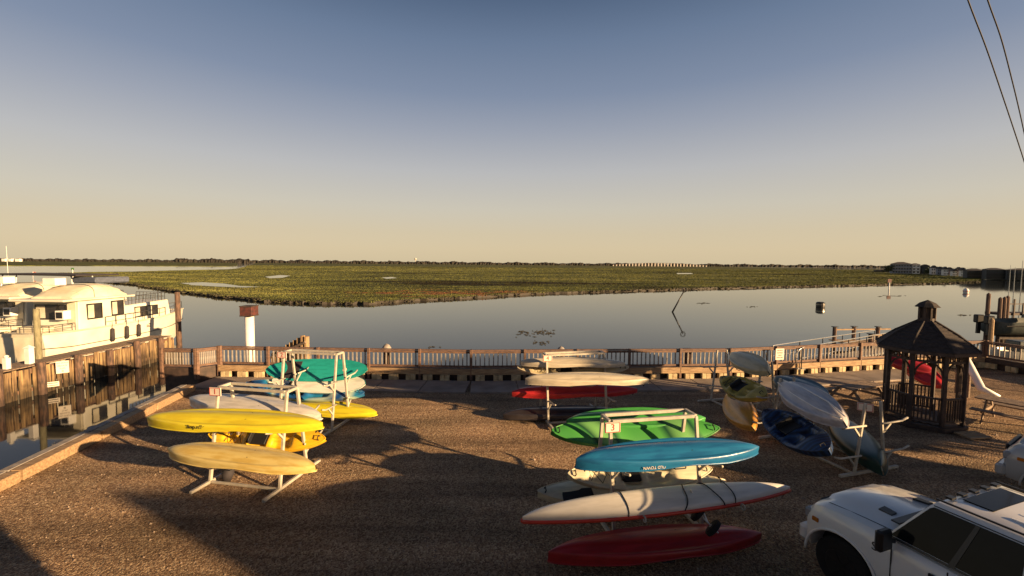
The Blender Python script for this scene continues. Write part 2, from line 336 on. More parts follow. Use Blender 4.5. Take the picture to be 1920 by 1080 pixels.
mo = m_.build('marsh', [M['marsh'], mat('marsh_mud', (.035, .028, .02), .7, var=.4, scale=.8)], kind='structure')
for p_ in mo.data.polygons:
    if abs(p_.normal.z) < .5: p_.material_index = 1
far_poly = poly_px([(-120, 498), (0, 498.4), (200, 498.6), (430, 499.6), (445, 498.5), (445, yh(445) + 2.6), (-300, yh(-300) + 2.6)], WZ)
MB().prism([(p.x, p.y) for p in far_poly], -2.0, MZ).build('far_marsh', M['marsh'], kind='structure')
# tufts of cordgrass over the nearer marsh, thickest on the bank
def tufts(name, pts, hs, ws, m, label):
    n = len(pts); k = 3
    P = np.repeat(np.array(pts), k, axis=0); H = np.repeat(np.array(hs), k); Wd = np.repeat(np.array(ws), k)
    a = rng.uniform(0, 2 * np.pi, n * k); d = np.stack([np.cos(a), np.sin(a)], 1)
    off = rng.normal(0, 1, (n * k, 2)) * Wd[:, None] * .5
    base = P[:, :2] + off; lean = rng.normal(0, .25, (n * k, 2)) * H[:, None]
    v = np.zeros((n * k, 3, 3))
    v[:, 0, :2] = base - d * Wd[:, None] * .5; v[:, 1, :2] = base + d * Wd[:, None] * .5; v[:, 2, :2] = base + lean
    v[:, 0, 2] = v[:, 1, 2] = P[:, 2] - .1; v[:, 2, 2] = P[:, 2] + H * rng.uniform(.6, 1.15, n * k)
    me = bpy.data.meshes.new(name); me.vertices.add(n * k * 3); me.vertices.foreach_set('co', v.reshape(-1))
    me.loops.add(n * k * 3); me.loops.foreach_set('vertex_index', np.arange(n * k * 3, dtype=np.int32))
    me.polygons.add(n * k); me.polygons.foreach_set('loop_start', np.arange(0, n * k * 3, 3, dtype=np.int32))
    me.update(calc_edges=True); me.materials.append(m)
    return link(name, me, label=label, cat='marsh grass', kind='stuff')
mp_np = np.array([(p.x, p.y) for p in marsh_poly])
def inside(P, poly):
    x, y = P[:, 0], P[:, 1]; c = np.zeros(len(P), bool); j = len(poly) - 1
    for i in range(len(poly)):
        xi, yi = poly[i]; xj, yj = poly[j]
        c ^= ((yi > y) != (yj > y)) & (x < (xj - xi) * (y - yi) / (yj - yi + 1e-12) + xi); j = i
    return c
pools_px = [[(338, 531), (380, 529.5), (420, 532), (450, 536.5), (490, 538), (455, 539.5), (405, 537.5), (360, 535)],
            [(497, 519), (525, 516), (545, 517), (530, 521), (505, 522)],
            [(715, 520.5), (735, 519.5), (745, 521.5), (725, 523)],
            [(1268, 512.2), (1296, 512), (1300, 513.8), (1270, 514)],
            [(0, 499.5), (0, 500), (1, 500), (1, 499.5)]]
pools = [[G(x, y, MZ) for x, y in p] for p in pools_px[:4]]
pool_np = [np.array([(q.x, q.y) for q in p]) for p in pools]
pts = []
# bank tufts
for i in range(len(shore_w) - 1):
    a, b = shore_w[i], shore_w[i + 1]; L = (b - a).length
    for k in range(int(L * 6) + 1):
        t = random.random(); q = a.lerp(b, t); dd = q.normalized()
        pts.append((q.x + dd.x * random.uniform(-.3, 2.2), q.y + dd.y * random.uniform(-.3, 2.2), MZ - random.uniform(0, .25)))
nb = len(pts)
u = rng.uniform(0, 1, 150000); ysr = 52 * (600 / 52) ** (u ** 1.0)
xsr = rng.uniform(-1.25, 1.3, len(u)) * ysr
cand = np.stack([xsr, ysr], 1); ok = inside(cand, mp_np)
for pn in pool_np: ok &= ~inside(cand, pn)
cand = cand[ok]
allp = np.zeros((nb + len(cand), 3)); allp[:nb] = np.array(pts); allp[nb:, :2] = cand; allp[nb:, 2] = MZ
dist = np.hypot(allp[:, 0], allp[:, 1])
hs = np.clip(.10 + dist * .0002, .10, .26) * rng.uniform(.4, 1.2, len(dist)); hs[:nb] *= 1.5
ws = np.clip(.22 + dist * .0022, .2, 1.6)
tufts('marsh_grass', allp[nb:], hs[nb:], ws[nb:], M['marsh'], 'olive green cordgrass covering the marsh across the channel')
tufts('bank_grass', allp[:nb], hs[:nb], ws[:nb], mat('bank_grass', (.060, .055, .026), .9, c2=(.022, .020, .014), scale=.35, detail=6), 'darker ragged grass hanging over the muddy marsh bank')
for k, p in enumerate(pools):
    mb = MB(); n = len(p); mb.add([(q.x, q.y, MZ + .05) for q in p], [tuple(range(n))])
    mb.build('tidal_pool', M['water'], kind='structure')

# far tree line and hills
def treeline(name, x0, x1, dist_px, hpx, seed, z0=-.8, label='', step=2.2):
    r = random.Random(seed); n = int((x1 - x0) / step); rows = [[], [], [], []]
    a, b, c = r.uniform(0, 9), r.uniform(0, 9), r.uniform(0, 9)
    for i in range(n + 1):
        px = x0 + (x1 - x0) * i / n; d = dist_px(px); X = (px - 960) / F * d
        h = .8 * hpx(px) * d / F * (1 + .16 * math.sin(px * .11 + a) + .10 * math.sin(px * .37 + b) + r.uniform(-.10, .08))
        s = (X / d)
        for j, (dd, hh) in enumerate(((0, 0), (2, .72), (14, 1.0), (40, .3))):
            rows[j].append((X + s * dd, d + dd + r.uniform(-4, 4), z0 if j == 0 else z0 + h * hh * r.uniform(.92, 1.06)))
    mb = MB(); mb.grid(rows)
    return mb.build(name, M['treeline'], label=label, cat='treeline', kind='stuff')
treeline('treeline', -200, 470, lambda x: 1500, lambda x: 6.5 + (2.5 if x > 330 else 0), 3, label='low dark tree line along the horizon on the left')
treeline('treeline', 440, 1180, lambda x: 1600, lambda x: 7.5 - (x - 440) / 740 * 2.0, 4, label='low dark tree line along the middle of the horizon')
treeline('treeline', 1150, 1720, lambda x: 1500, lambda x: 6.2, 5, label='low dark tree line right of the middle of the horizon')
treeline('treeline', 1640, 2100, lambda x: 420, lambda x: 6.0 , 6, label='dark trees behind the waterfront houses')
# land behind the tree line and on the right shore
MB().prism([(p.x, p.y) for p in poly_px([(1640, yh(1640) + 12), (1760, yh(1760) + 17), (1838, yh(1838) + 21), (1990, yh(1990) + 27), (2200, yh(2200) + 34), (2300, yh(2300) + 6), (1600, yh(1600) + 6)], WZ)], -2, -.45).build('far_shore', M['marsh'], kind='structure')

# ------------------------------------------------------------------ distant buildings
def house(px0, px1, d, z0, zw, zr, depth, wall, label, rows=2, cols=4, hip=False, name='house', rz=0, cat='house', lit=None):
    xa, xb = (px0 - 960) / F * d, (px1 - 960) / F * d; th_ = math.atan2((xa + xb)/2, d); w = (xb - xa)*math.cos(th_)**1.0; rz = -th_ + .12
    t = thing(name, label, cat, ((xa + xb) / 2, d, z0), rz, 'houses on the far right shore')
    h = zw - z0
    MB().box((0, depth / 2, h / 2), (w, depth, h)).build('wall', wall, t)
    e = .35; hr = zr - zw; rf = MB()
    if hip:
        i = min(w, depth) * .35
        rf.add([(-w/2-e, -e, h), (w/2+e, -e, h), (w/2+e, depth+e, h), (-w/2-e, depth+e, h), (-w/2+i, depth/2-.2, h+hr), (w/2-i, depth/2-.2, h+hr), (w/2-i, depth/2+.2, h+hr), (-w/2+i, depth/2+.2, h+hr)],
               [(3,2,1,0), (0,1,5,4), (1,2,6,5), (2,3,7,6), (3,0,4,7), (4,5,6,7)])
    else:
        rf.add([(-w/2-e, -e, h), (w/2+e, -e, h), (w/2+e, depth+e, h), (-w/2-e, depth+e, h), (0, -e, h+hr), (0, depth+e, h+hr)],
               [(3,2,1,0), (0,1,4), (2,3,5), (1,2,5,4), (3,0,4,5)])
    rf.build('roof', M['roof'], t)
    wme = MB().box((0, 0, 0), (w / cols * .5, .12, h / rows * .5)).mesh('window', M['pane'])
    for r in range(rows):
        for c in range(cols):
            o = link('window', wme, t, (-w/2 + w*(c+.5)/cols, -.03, h*(r+.52)/rows))
    return t
# large condominium: shaded face grey, sunlit end white, light put into wall colours
c1 = house(1672, 1708, 330, -.4, 7.0, 8.6, 16, M['stucco_grey'], 'large grey three storey condominium at the edge of the marsh', 3, 7, True, 'condominium', cat='building')
w_ = 36/F*330*.74
for k in range(3): MB().box((0, -.6, 2.3*(k+1)), (w_ + .3, 1.2, .18)).build('balcony', M['stucco'], c1)
c2 = house(1709, 1724, 326, -.4, 6.6, 7.6, 14, M['paint_white'], 'white wing of the large condominium, sunlight put into its wall colour', 3, 2, True, 'condominium', cat='building')
for k in range(3): MB().box((0, -.6, 2.1*(k+1)), (15/F*326*.74 + .3, 1.1, .2)).build('balcony', M['stucco'], c2)
house(1727, 1742, 322, -.4, 5.6, 6.8, 12, M['stucco_dark'], 'narrow dark house just past the pale condominium wing', 2, 3)
hs_ = [(1745, 1757, 300, 4.2, 6.0, 'paint_white', 'cream gabled house behind low trees'), (1757, 1769, 290, 3.6, 5.2, 'stucco_grey', 'grey gabled house between two pale houses'),
       (1768, 1777, 270, 3.3, 5.2, 'paint_white', 'small white gabled house near the shore'), (1776, 1786, 285, 3.4, 4.8, 'stucco_pink', 'rose coloured house by the water'),
       (1785, 1794, 255, 2.4, 3.9, 'paint_white', 'low white boathouse at the shore'), (1793, 1803, 275, 3.2, 5.0, 'stucco_pink', 'rose gabled house beside the white boathouse'),
       (1801, 1811, 245, 2.9, 4.7, 'paint_white', 'white gabled cottage left of the dark condominium row')]
for (a, b, d, zw, zr, mk, lb) in hs_: house(a, b, d, -.4, zw, zr, 9, M[mk], lb, 2, 3)
bl = [(1812, 1846, 215, 3.3, 4.3, 'dark low condominium block at the left end of the row'), (1848, 1884, 200, 3.9, 4.7, 'dark condominium block in the middle of the row'), (1886, 1960, 190, 3.8, 4.6, 'long dark condominium block at the right end of the row')]
for (a, b, d, zw, zr, lb) in bl:
    t = house(a, b, d, -.8, zw, zr, 14, M['stucco_dark'], lb, 3, 8, True, 'condominium', cat='building')
    w_ = (b - a)/F*d*math.cos(math.atan2(((a+b)/2-960)/F, 1))
    MB().box((0, -1.0, 1.4), (w_, 2.0, .15)).build('balcony', M['stucco_dark'], t)
    MB().box((0, -1.0, 3.0), (w_, 2.0, .15)).build('balcony', M['stucco_dark'], t)

def leafy(name, loc, h, rad, label, n=600, leaf=.35, cat='tree', group=None, zc=.62, trunk=True):
    t = thing(name, label, cat, loc, 0, group)
    if trunk:
        mb = MB(); mb.tube([(0, 0, 0), (.05*h, 0, h*.3), (0, .03*h, h*.6)], [h*.03, h*.022, h*.012], 7)
        for k in range(5):
            a = k*1.3; mb.tube([(0, 0, h*(.3+.06*k)), (math.cos(a)*rad*.6, math.sin(a)*rad*.6, h*(.5+.07*k))], [h*.012, h*.005], 5)
        mb.build('trunk', M['bark'], t, smooth=True)
    cl = [(random.gauss(0, rad*.45), random.gauss(0, rad*.45), h*zc + random.gauss(0, h*.16)) for _ in range(14)]
    P = np.array([cl[i] for i in rng.integers(0, 14, n)]) + rng.normal(0, rad*.22, (n, 3))
    P[:, 2] = np.clip(P[:, 2], h*.12, h)
    v = P[:, None, :] + rng.normal(0, leaf*.6, (n, 3, 3))
    me = bpy.data.meshes.new('crown'); me.from_pydata(v.reshape(-1, 3).tolist(), [], np.arange(n*3).reshape(-1, 3).tolist()); me.materials.append(M['leaf'])
    link('crown', me, t); return t
for k, (px, d, h) in enumerate([(1664, 335, 6.5), (1741, 310, 4.6), (1758, 305, 4.4), (1778, 292, 4.0), (1794, 280, 4.0), (1812, 262, 4.4)]):
    lbs = ['round dark tree at the left end of the grey condominium', 'dark tree between the narrow house and the cream house', 'bushy tree in front of the grey gabled house', 'low tree in front of the rose house', 'low tree by the white boathouse', 'dark tree beside the first dark condominium block']
    leafy('tree', ((px-960)/F*d, d, -.5), h, h*.5, lbs[k], 260, .9)

# bridge on the horizon
bt = thing('bridge', 'long low causeway bridge with many pale piers on the horizon', 'bridge', W(1235, 500, 1350))
bx = lambda px: (px - 1235)/F*1350
pts_ = [(px, 9.5 - ((px-1235)/88.0)**2 * 6.5) for px in range(1150, 1330, 6)]
mb = MB(); mb.tube([(bx(px), 0, z-5) for px, z in pts_], 1.0, 6); mb.build('bridge_deck', M['roof'], bt)
for px, z in pts_:
    MB().box((bx(px), 0, (z-5-7.5)/2), (3.0, 3, z-5+7.5)).build('pier', M['stucco'], bt)
bt.location.z = 5.0
wt = thing('water_tower', 'tiny pale water tower above the middle of the far tree line', 'water tower', ((779-960)/F*1700, 1700, -1))
MB().tube([(0, 0, 0), (0, 0, 18)], 1.2, 8).build('tower_shaft', M['stucco'], wt)
MB().tube([(0, 0, 17), (0, 0, 19), (0, 0, 23), (0, 0, 25)], [2, 5, 5, 2], 10).build('tank', M['stucco'], wt)
for k, (px, wd) in enumerate([(10, 6), (22, 5), (36, 8)]):
    d = 1250
    t = thing('house', ['far pale house at the left edge of the horizon', 'second far pale house from the left edge of the horizon', 'third far pale house from the left edge, longest roof'][k], 'house', ((px-960)/F*d, d, -.6), 0)
    MB().box((0, 0, 4), (wd/F*d, 8, 8)).build('wall', M['paint_white'], t)
    MB().box((0, 0, 8.6), (wd/F*d*.8, 6, 1.2)).build('roof', M['roof'], t)
for k, px in enumerate([126, 157, 180, 214]):
    pass

# ------------------------------------------------------------------ boats and docks on the left
DX = lambda y: -21.1
def rod(name, a, b, r, m, parent, n=8): return MB().tube([a, b], r, n).build(name, m, parent, smooth=True)
dock = thing('dock', 'timber dock with a stained plank wall beside the moored cruisers', 'dock', (DX(12), 12, 0))
def dl(y, off, z): return (DX(y) + off - DX(12), y - 12, z)
y = 12.0; k = 0
while y < 26.3:
    h = random.uniform(-.06, .06); wdt = random.uniform(.15, .235)
    if 15.4 < y < 16.9 and random.random() < .45: y += .25; continue
    MB().box(dl(y, random.uniform(-.03, .02), -.42 + h), (.05, wdt, 1.36 + random.uniform(-.2, .1))).build('plank', M['wood_plank'], dock)
    y += .255
for y in np.arange(12.3, 26.5, 1.62):
    o = .14; top = .42 + random.uniform(-.1, .14)
    MB().tube([dl(y, o, -2.2), dl(y, o, top - .04), dl(y, o, top)], [.16, .15, .12], 10).build('dock_pile', M['pile'], dock, smooth=False)
for (zz, hh) in ((.12, .22), (-.70, .16)):
    MB().beam(dl(12, -.08, zz), dl(26.4, -.08, zz), .12, hh).build('wale', M['wood_rail'], dock)
y = 12.0
dbm = MB().box((0, 0, 0), (1.25, .14, .045)).mesh('deck_board', M['wood_old'])
while y < 26.4:
    o = link('deck_board', dbm, dock, dl(y, -.72, .32 + random.uniform(-.006, .006))); o.rotation_euler.z = R(random.uniform(-1, 1)); y += .152
MB().tube([(0, 0, -3), (0, 0, 2.98), (0, 0, 3.05)], [.165, .14, .13], 12).build('mooring_pile', M['pile'], None, smooth=True, loc=(-21.0, 26.7, 0), label='tall brown mooring pile at the far end of the plank dock', cat='mooring pile')
tp = MB().tube([(0, 0, -2.5), (0, 0, 2.62), (0, 0, 2.70)], [.14, .12, .11], 12).build('mooring_pile', mat('green_pile', (.27, .25, .15), .8, var=.4, scale=4, stretch=(4, 4, 1), bump=.3), None, smooth=True, loc=(-22.3, 19.9, 0), label='tall greenish grey mooring pile in front of the two cruisers', cat='mooring pile')
pd = thing('power_pedestal', 'white dock power pedestal standing on the plank dock', 'power pedestal', (-21.6, 18.9, .34))
MB().box((0, 0, .36), (.24, .22, .72)).build('cabinet', M['paint_white'], pd, bevel=.015)
MB().add([(-.15, -.14, .72), (.15, -.14, .72), (.15, .14, .72), (-.15, .14, .72), (0, 0, .86)], [(3, 2, 1, 0), (0, 1, 4), (1, 2, 4), (2, 3, 4), (3, 0, 4)]).build('cap', M['paint_white'], pd)
pd2 = thing('power_pedestal', 'short white pedestal with a lamp at the left edge of the dock', 'power pedestal', (-21.5, 17.95, .34))
MB().box((0, 0, .24), (.18, .18, .48)).build('cabinet', M['paint_white'], pd2, bevel=.01)
MB().tube([(0, 0, .48), (0, 0, .55), (0, 0, .60)], [.05, .09, .03], 10).build('lamp_head', M['paint_white'], pd2)
sg = thing('notice_sign', 'white notice board with black lines nailed to a dock pile', 'sign', (-20.78, 19.5, .05))
sg.rotation_euler = (0, 0, R(46))
MB().box((0, 0, 0), (.42, .02, .56)).build('board', M['sign_white'], sg)
for q, s_ in enumerate(['NO WAKE', 'PRIVATE', 'SLIPS', 'B']): text_part(s_, .085 if q < 3 else .12, M['ink'], sg, (0, -.013, .19 - q*.125), (R(90), 0, 0))
dg = thing('notice_sign', 'small pale board fixed low on the dock below the white notice', 'sign', (-20.8, 19.0, -.62), R(40))
MB().box((0, 0, 0), (.5, .02, .22)).build('board', M['sign_white'], dg)
for q in range(2): MB().box((0, -.014, .05 - q*.1), (.42, .004, .03)).build('stripe', M['ink'], dg)

def window_on(parent, c, size, rz, curtain=False, fm=None):
    """framed window on a vertical wall; c is the centre on the wall, rz turns the normal from -Y"""
    m = Matrix.Rotation(rz, 4, 'Z'); m.translation = c
    w, h = size; fr = MB()
    for (x, z, sx, sz) in ((-w/2, 0, .05, h+.05), (w/2, 0, .05, h+.05), (0, h/2, w-.05, .05), (0, -h/2, w-.05, .05)):
        fr.box((x, 0, z), (sx, .05, sz))
    f = fr.build('window', fm or M['trim'], parent); f.matrix_local = m
    p = MB().box((0, .004, 0), (w - .05, .02, h - .05)).build('pane', M['glass_boat'], f)
    if curtain:
        cm = MB()
        n = 7
        for i in range(n):
            x = -w*.46 + w*.42*i/n; cm.box((x + .02, -.010, 0), (w*.05, .008, h*.86))
        cm.build('curtain', M['canvas'], f)
    return f
def railing(parent, pts, h, name='railing', step=.6, mid=True):
    mb = MB(); P = [Vector(p) for p in pts]
    mb.tube([p + Vector((0, 0, h)) for p in P], .022, 6)
    if mid: mb.tube([p + Vector((0, 0, h*.5)) for p in P], .014, 5)
    for i in range(len(P) - 1):
        L = (P[i+1] - P[i]).length; n = max(1, int(L/step))
        for k in range(n + 1): q = P[i].lerp(P[i+1], k/n); mb.tube([q, q + Vector((0, 0, h))], .018, 5)
    return mb.build(name, M['rail_metal'], parent)
def cruiser(loc, L, wd, label, rz=0, hard_top=True, name_text='', low_bow=True):
    """stern at local y=0 (towards the camera), bow at y=L; waterline at z=0"""
    t = thing('cabin_cruiser', label, 'boat', loc, rz, 'cabin cruisers moored behind the plank dock')
    hw = wd / 2; st = []
    N = 16
    for i in range(N + 1):
        s = i / N; y = s * L
        w = hw * (1 - max(0, (s - .55) / .45) ** 2.2 * .93) * (1 - .20 * (1 - min(1, s/.12)) ** 2)
        zt = 2.12 + .22 * s ** 1.8 - .06 * math.sin(s * math.pi)
        zb = -.25 + (.9 * max(0, (s - .8)/.2) ** 2) + .55 * (1 - min(1, s/.14)) ** 1.5
        yo = y + .35 * (s > .9) * (s - .9) * 10
        row = []
        for (a, b) in ((-1, 0), (-1.0, .03), (-.985, .12), (-.93, .45), (-.80, .72), (-.62, .92), (0, 1.0), (.62, .92), (.80, .72), (.93, .45), (.985, .12), (1.0, .03), (1, 0)):
            zz = zt + (zb - zt) * b
            row.append((a * w, yo - (.45 * b if s < .08 else 0) * -1 - .35*b*(s > .8)*(s-.8)*5, zz))
        st.append(row)
    mb = MB(); mb.grid(st); n = 13
    mb.f.append(tuple(range(n))); mb.f.append(tuple(N*n + k for k in range(n - 1, -1, -1)))
    me = mb.mesh('hull', M['gel']); autosmooth(me, 35); hull = link('hull', me, t)
    # deck
    rows = [[(r[0][0] * .985, r[0][1], r[0][2] - .03), (0, r[0][1], r[0][2] + .03), (r[12][0] * .985, r[12][1], r[12][2] - .03)] for r in st]
    MB().grid(rows).build('deck', M['gel'], t)
    # rub rail and boot line
    for sgn in (0, 12):
        MB().tube([(r[sgn][0] * 1.01, r[sgn][1], r[sgn][2]) for r in st], .05, 6).build('rub_rail', M['canvas'], t)
    MB().tube([(st[i][10][0]*1.012, st[i][10][1], st[i][10][2] - .55) for i in range(N+1)], .02, 5).build('side_stripe', M['ink'], t)
    # wheelhouse
    y0, y1, zf, zr = L*.17, L*.46, 2.0, 3.72; cw = hw * .88
    wh = MB(); wh.add([(-cw, y0, zf), (cw, y0, zf), (cw, y1, zf), (-cw, y1, zf), (-cw*.95, y0 + .1, zr), (cw*.95, y0 + .1, zr), (cw*.95, y1 - .15, zr), (-cw*.95, y1 - .15, zr)],
           [(0, 1, 5, 4), (1, 2, 6, 5), (2, 3, 7, 6), (3, 0, 4, 7), (4, 5, 6, 7), (3, 2, 1, 0)])
    wh.build('wheelhouse', M['gel'], t, bevel=.04)
    MB().box((0, (y0 + y1)/2 - .25, zr + .06), (cw*2.25, (y1 - y0) + 1.3, .12)).build('roof_overhang', M['gel'], t, bevel=.04)
    # canvas enclosure over the flybridge
    rows = []
    for i in range(9):
        s = i / 8; yy = y0 - .1 + (y1 - y0 + .3) * s; hh = (.12, .42, .66, .74, .76, .74, .70, .48, .10)[i]
        rows.append([(math.copysign(abs(math.cos(a))**.6, math.cos(a)) * cw * .86, yy, zr + .12 + max(0, math.sin(a)) ** .55 * hh) for a in np.linspace(0, math.pi, 11)])
    mb = MB(); mb.grid(rows); mb.f.append(tuple(range(11))); mb.f.append(tuple(88 + k for k in range(11)))
    me = mb.mesh('flybridge_cover', M['canvas']); autosmooth(me, 14); link('flybridge_cover', me, t)
    for i in (1, 3, 5, 7): MB().tube([Vector(q) + Vector((0, 0, .008)) for q in rows[i]], .018, 5).build('canvas_seam', M['canvas_dark'] if i == 3 else M['canvas'], t)
    MB().box((-cw*.25, y0 + .4, zr + 1.05), (.75, .6, .42)).build('roof_box', M['paint_white'], t, bevel=.03)
    # forward trunk cabin
    y2 = L*.80; tw = hw*.82; zt = 3.15
    tr = MB(); tr.add([(-tw, y1 - .2, 2.0), (tw, y1 - .2, 2.0), (tw*.92, y2, 2.0), (-tw*.92, y2, 2.0), (-tw*.95, y1 - .2, zt), (tw*.95, y1 - .2, zt), (tw*.86, y2 - .12, zt + .12), (-tw*.86, y2 - .12, zt + .12)],
           [(0, 1, 5, 4), (1, 2, 6, 5), (2, 3, 7, 6), (3, 0, 4, 7), (4, 5, 6, 7), (3, 2, 1, 0)])
    tr.build('trunk_cabin', M['gel'], t, bevel=.04)
    # windows: aft face, right (starboard) side
    window_on(t, (-cw*.35, y0 + .02, 3.08), (cw*.9, .80), 0, True)
    window_on(t, (cw*.33, y0 + .02, 3.1), (.34, .75), 0)
    dr = MB().box((cw*.72, y0 + .02, 3.0), (.46, .06, 1.3)).build('door', M['canvas'], t)
    ac = MB().box((cw*.52, y0 - .2, 2.95), (.5, .4, .5)).build('air_conditioner', M['paint_white'], t, bevel=.02)
    MB().box((cw*.52, y0 - .41, 2.95), (.34, .02, .34)).build('grille', M['trim'], ac)
    ym = (y0 + y1) / 2
    window_on(t, (cw + .0 - .028, y0 + .95, 3.05), (.85, .86), R(90), True)
    window_on(t, (cw - .028, y1 - .65, 3.1), (.75, .86), R(90), True)
    window_on(t, (-cw + .028, ym, 3.0), (1.6, .8), R(-90))
    for yy in (y1 + .55, y1 + 1.45):
        window_on(t, (tw*.955, yy + .5, 2.68), (.8, .62), R(90 - 1.5), True)
    # railings
    side = [(r[11][0]*.93, r[11][1], r[11][2]) for r in st]
    railing(t, side[5:13], .62)
    railing(t, [side[13], side[14], (side[15][0]*.9, side[15][1], side[15][2]), (0, st[16][0][1], st[16][0][2]), (-side[15][0]*.9, side[15][1], side[15][2]), (-side[14][0], side[14][1], side[14][2]), (-side[13][0], side[13][1], side[13][2])], .55, step=.4)
    railing(t, [(tw*.85, y1 + .1, zt), (tw*.8, y2 - .3, zt + .1), (-tw*.8, y2 - .3, zt + .1)], .55, step=.25)
    railing(t, [(-cw, .25, 2.12), (cw, .25, 2.12), (cw, y0 - .2, 2.1)], .42)
    MB().box((-.1, y0*.5, 2.25), (1.3, .7, .28)).build('deck_box', M['canvas'], t, bevel=.03)
    # fenders hanging on the side
    fm = MB().tube([(0, 0, .75), (0, 0, .40), (0, 0, .34), (0, 0, -.34), (0, 0, -.42)], [.012, .012, .10, .10, .03], 8).mesh('fender', M['canvas_dark'], True)
    for yy in (L*.33, L*.42, L*.5): link('fender', fm, t, (hw*1.06, yy, 1.55))
    if name_text: text_part(name_text, .42, M['ink'], t, (-cw*.3, y0 + .0, 2.40), (R(90), 0, 0))
    return t
b1 = cruiser((-25.65, 22.0, WZ), 10.4, 3.1, 'cream cabin cruiser with a rail along its raised foredeck, nearest the channel', R(-1))
text_part('a2', .34, M['ink'], b1, (1.61, 6.0, 1.75), (R(90), 0, R(90)))
b2 = cruiser((-30.3, 23.4, WZ), 10.6, 3.3, 'cream cabin cruiser at the left edge, a dark name across its cabin front', R(-3), name_text='XONA')
# canvas apron hanging over the sterns
for (b, nme) in ((b1, 0), (b2, 1)):
    rows = []
    for i in range(9):
        x = -1.15 + 2.3*i/8; sg_ = .12*math.sin(i*2.1)
        rows.append([(x, -.05 - .05*k + sg_*k*.2, 1.95 - .33*k) for k in range(5)])
    MB().grid(rows).build('stern_cover', M['canvas'], b, smooth=True)
# workboat with a dark canopy behind
t = thing('sport_boat', 'fishing boat with a long dark canopy on slanted poles behind the cream cruisers', 'boat', (-42.5, 34.5, WZ), R(-12))
rows = []
for i in range(11):
    s = i/10; w = 1.6*(1 - max(0, (s - .5)/.5)**2*.92)
    rows.append([(-w, s*9, 1.5 + .5*s), (-w*.85, s*9, .3), (0, s*9, -.2), (w*.85, s*9, .3), (w, s*9, 1.5 + .5*s)])
mb = MB(); mb.grid(rows); mb.f.append((0, 1, 2, 3, 4)); mb.build('hull', M['gel'], t, smooth=True)
MB().box((0, 4.0, 2.3), (2.2, 3.0, 1.4)).build('cabin', M['gel'], t, bevel=.05)
MB().box((2.4, 3.2, 4.75), (9.0, 3.2, .14)).build('canopy', M['canvas_dark'], t, bevel=.04)
MB().box((6.9, 3.4, 4.35), (2.6, 2.6, .5)).build('canopy_cover', M['canvas_blue'], t, bevel=.1)
for (x, yy, dx) in ((-1.8, 1.9, -.9), (-.2, 1.9, -.5), (5.6, 2.1, .4), (7.4, 2.4, .9)): rod('canopy_pole', (x + dx, yy, 1.2), (x, yy, 4.7), .045, M['paint_white'], t, 6)
rod('antenna', (-3.2, 3, 2.5), (-3.25, 3, 7.2), .02, M['paint_white'], t, 5)
for k in range(3):
    MB().box((-.3 + k*.75, 2.2, 3.3), (.35, .3, .35)).build('helm_seat', M['canvas_dark'], t, bevel=.04)
flg = thing('flag', 'small red and white flag on a pole behind the boats', 'flag', G(62, 520, WZ) + Vector((0, 0, 0)))
MB().tube([(0, 0, 0), (0, 0, 1.9)], .04, 6).build('flag_pole', M['paint_white'], flg)
fx = MB()
fx.grid([[(.04 + .22*i, .08*math.sin(i*1.1), 1.9 - j*.25) for j in range(4)] for i in range(6)]); fx.build('flag_cloth', mat('faded_red_cloth', (.55, .16, .12), .8, c2=(.6, .5, .45), scale=1.5), flg)
mk = thing('channel_marker', 'thin green topped channel marker standing in the back lagoon', 'channel marker', G(137, 522, WZ))
MB().tube([(0, 0, 0), (0, 0, 3.0)], .09, 6).build('post', M['paint_white'], mk); MB().box((0, 0, 3.1), (.9, .1, .7)).build('board', mat('marker_green', (.08, .2, .06), .6), mk)

# ------------------------------------------------------------------ curb timbers and low piles by the slip
crb = thing('timber_curb', 'long pale timber curb along the left edge of the gravel lot', 'curb', (0, 0, 0))
cp = [Vector((-10.3, 3.0, 0)), Vector((-11.15, 9.35, 0)), Vector((-12.3, 16.2, 0))]
segs = []
for i in range(2):
    a, b = cp[i], cp[i+1]; L = (b - a).length; n = max(1, round(L/2.44))
    for k in range(n): segs.append((a.lerp(b, k/n + .004), a.lerp(b, (k+1)/n - .004)))
for i, (a, b) in enumerate(segs):
    d = (b - a).normalized(); s = Vector((-d.y, d.x, 0))
    if True:
        MB().beam(a + Vector((0, 0, .13)) , b + Vector((0, 0, .13)), .26, .25).build('timber', M['wood_gold'], crb, bevel=.012)
        MB().beam(a + s*.26 + Vector((0, 0, .20)), b + s*.26 + Vector((0, 0, .20)), .20, .12).build('cap_board', M['wood_grey'], crb, bevel=.006)
    MB().beam(a + s*.42 + Vector((0, 0, -.7)), b + s*.42 + Vector((0, 0, -.7)), .06, 1.6).build('bulkhead_board', M['wood_plank'], crb)
pl = [(48, 868), (118, 832), (176, 803), (238, 778), (286, 756), (331, 735)]
pw = ['nearest short pile outside the timber curb', 'second short pile outside the timber curb', 'third short pile outside the curb, by the shaded timber', 'fourth short pile outside the curb', 'fifth short pile outside the curb, pale top', 'last short pile outside the curb, below the fence']
for (x, y_), lb in zip(pl, pw):
    p = G(x, y_, -.05)
    t = thing('short_pile', lb, 'pile', p, 0, 'short piles outside the timber curb')
    MB().tube([(0, 0, -2.4), (0, 0, .0)], [.19, .17], 12).build('shaft', M['pile'], t, smooth=False)
    MB().tube([(0, 0, .0), (0, 0, .05), (0, 0, .08)], [.15, .15, .05], 12).build('cap', M['wood_grey'], t)

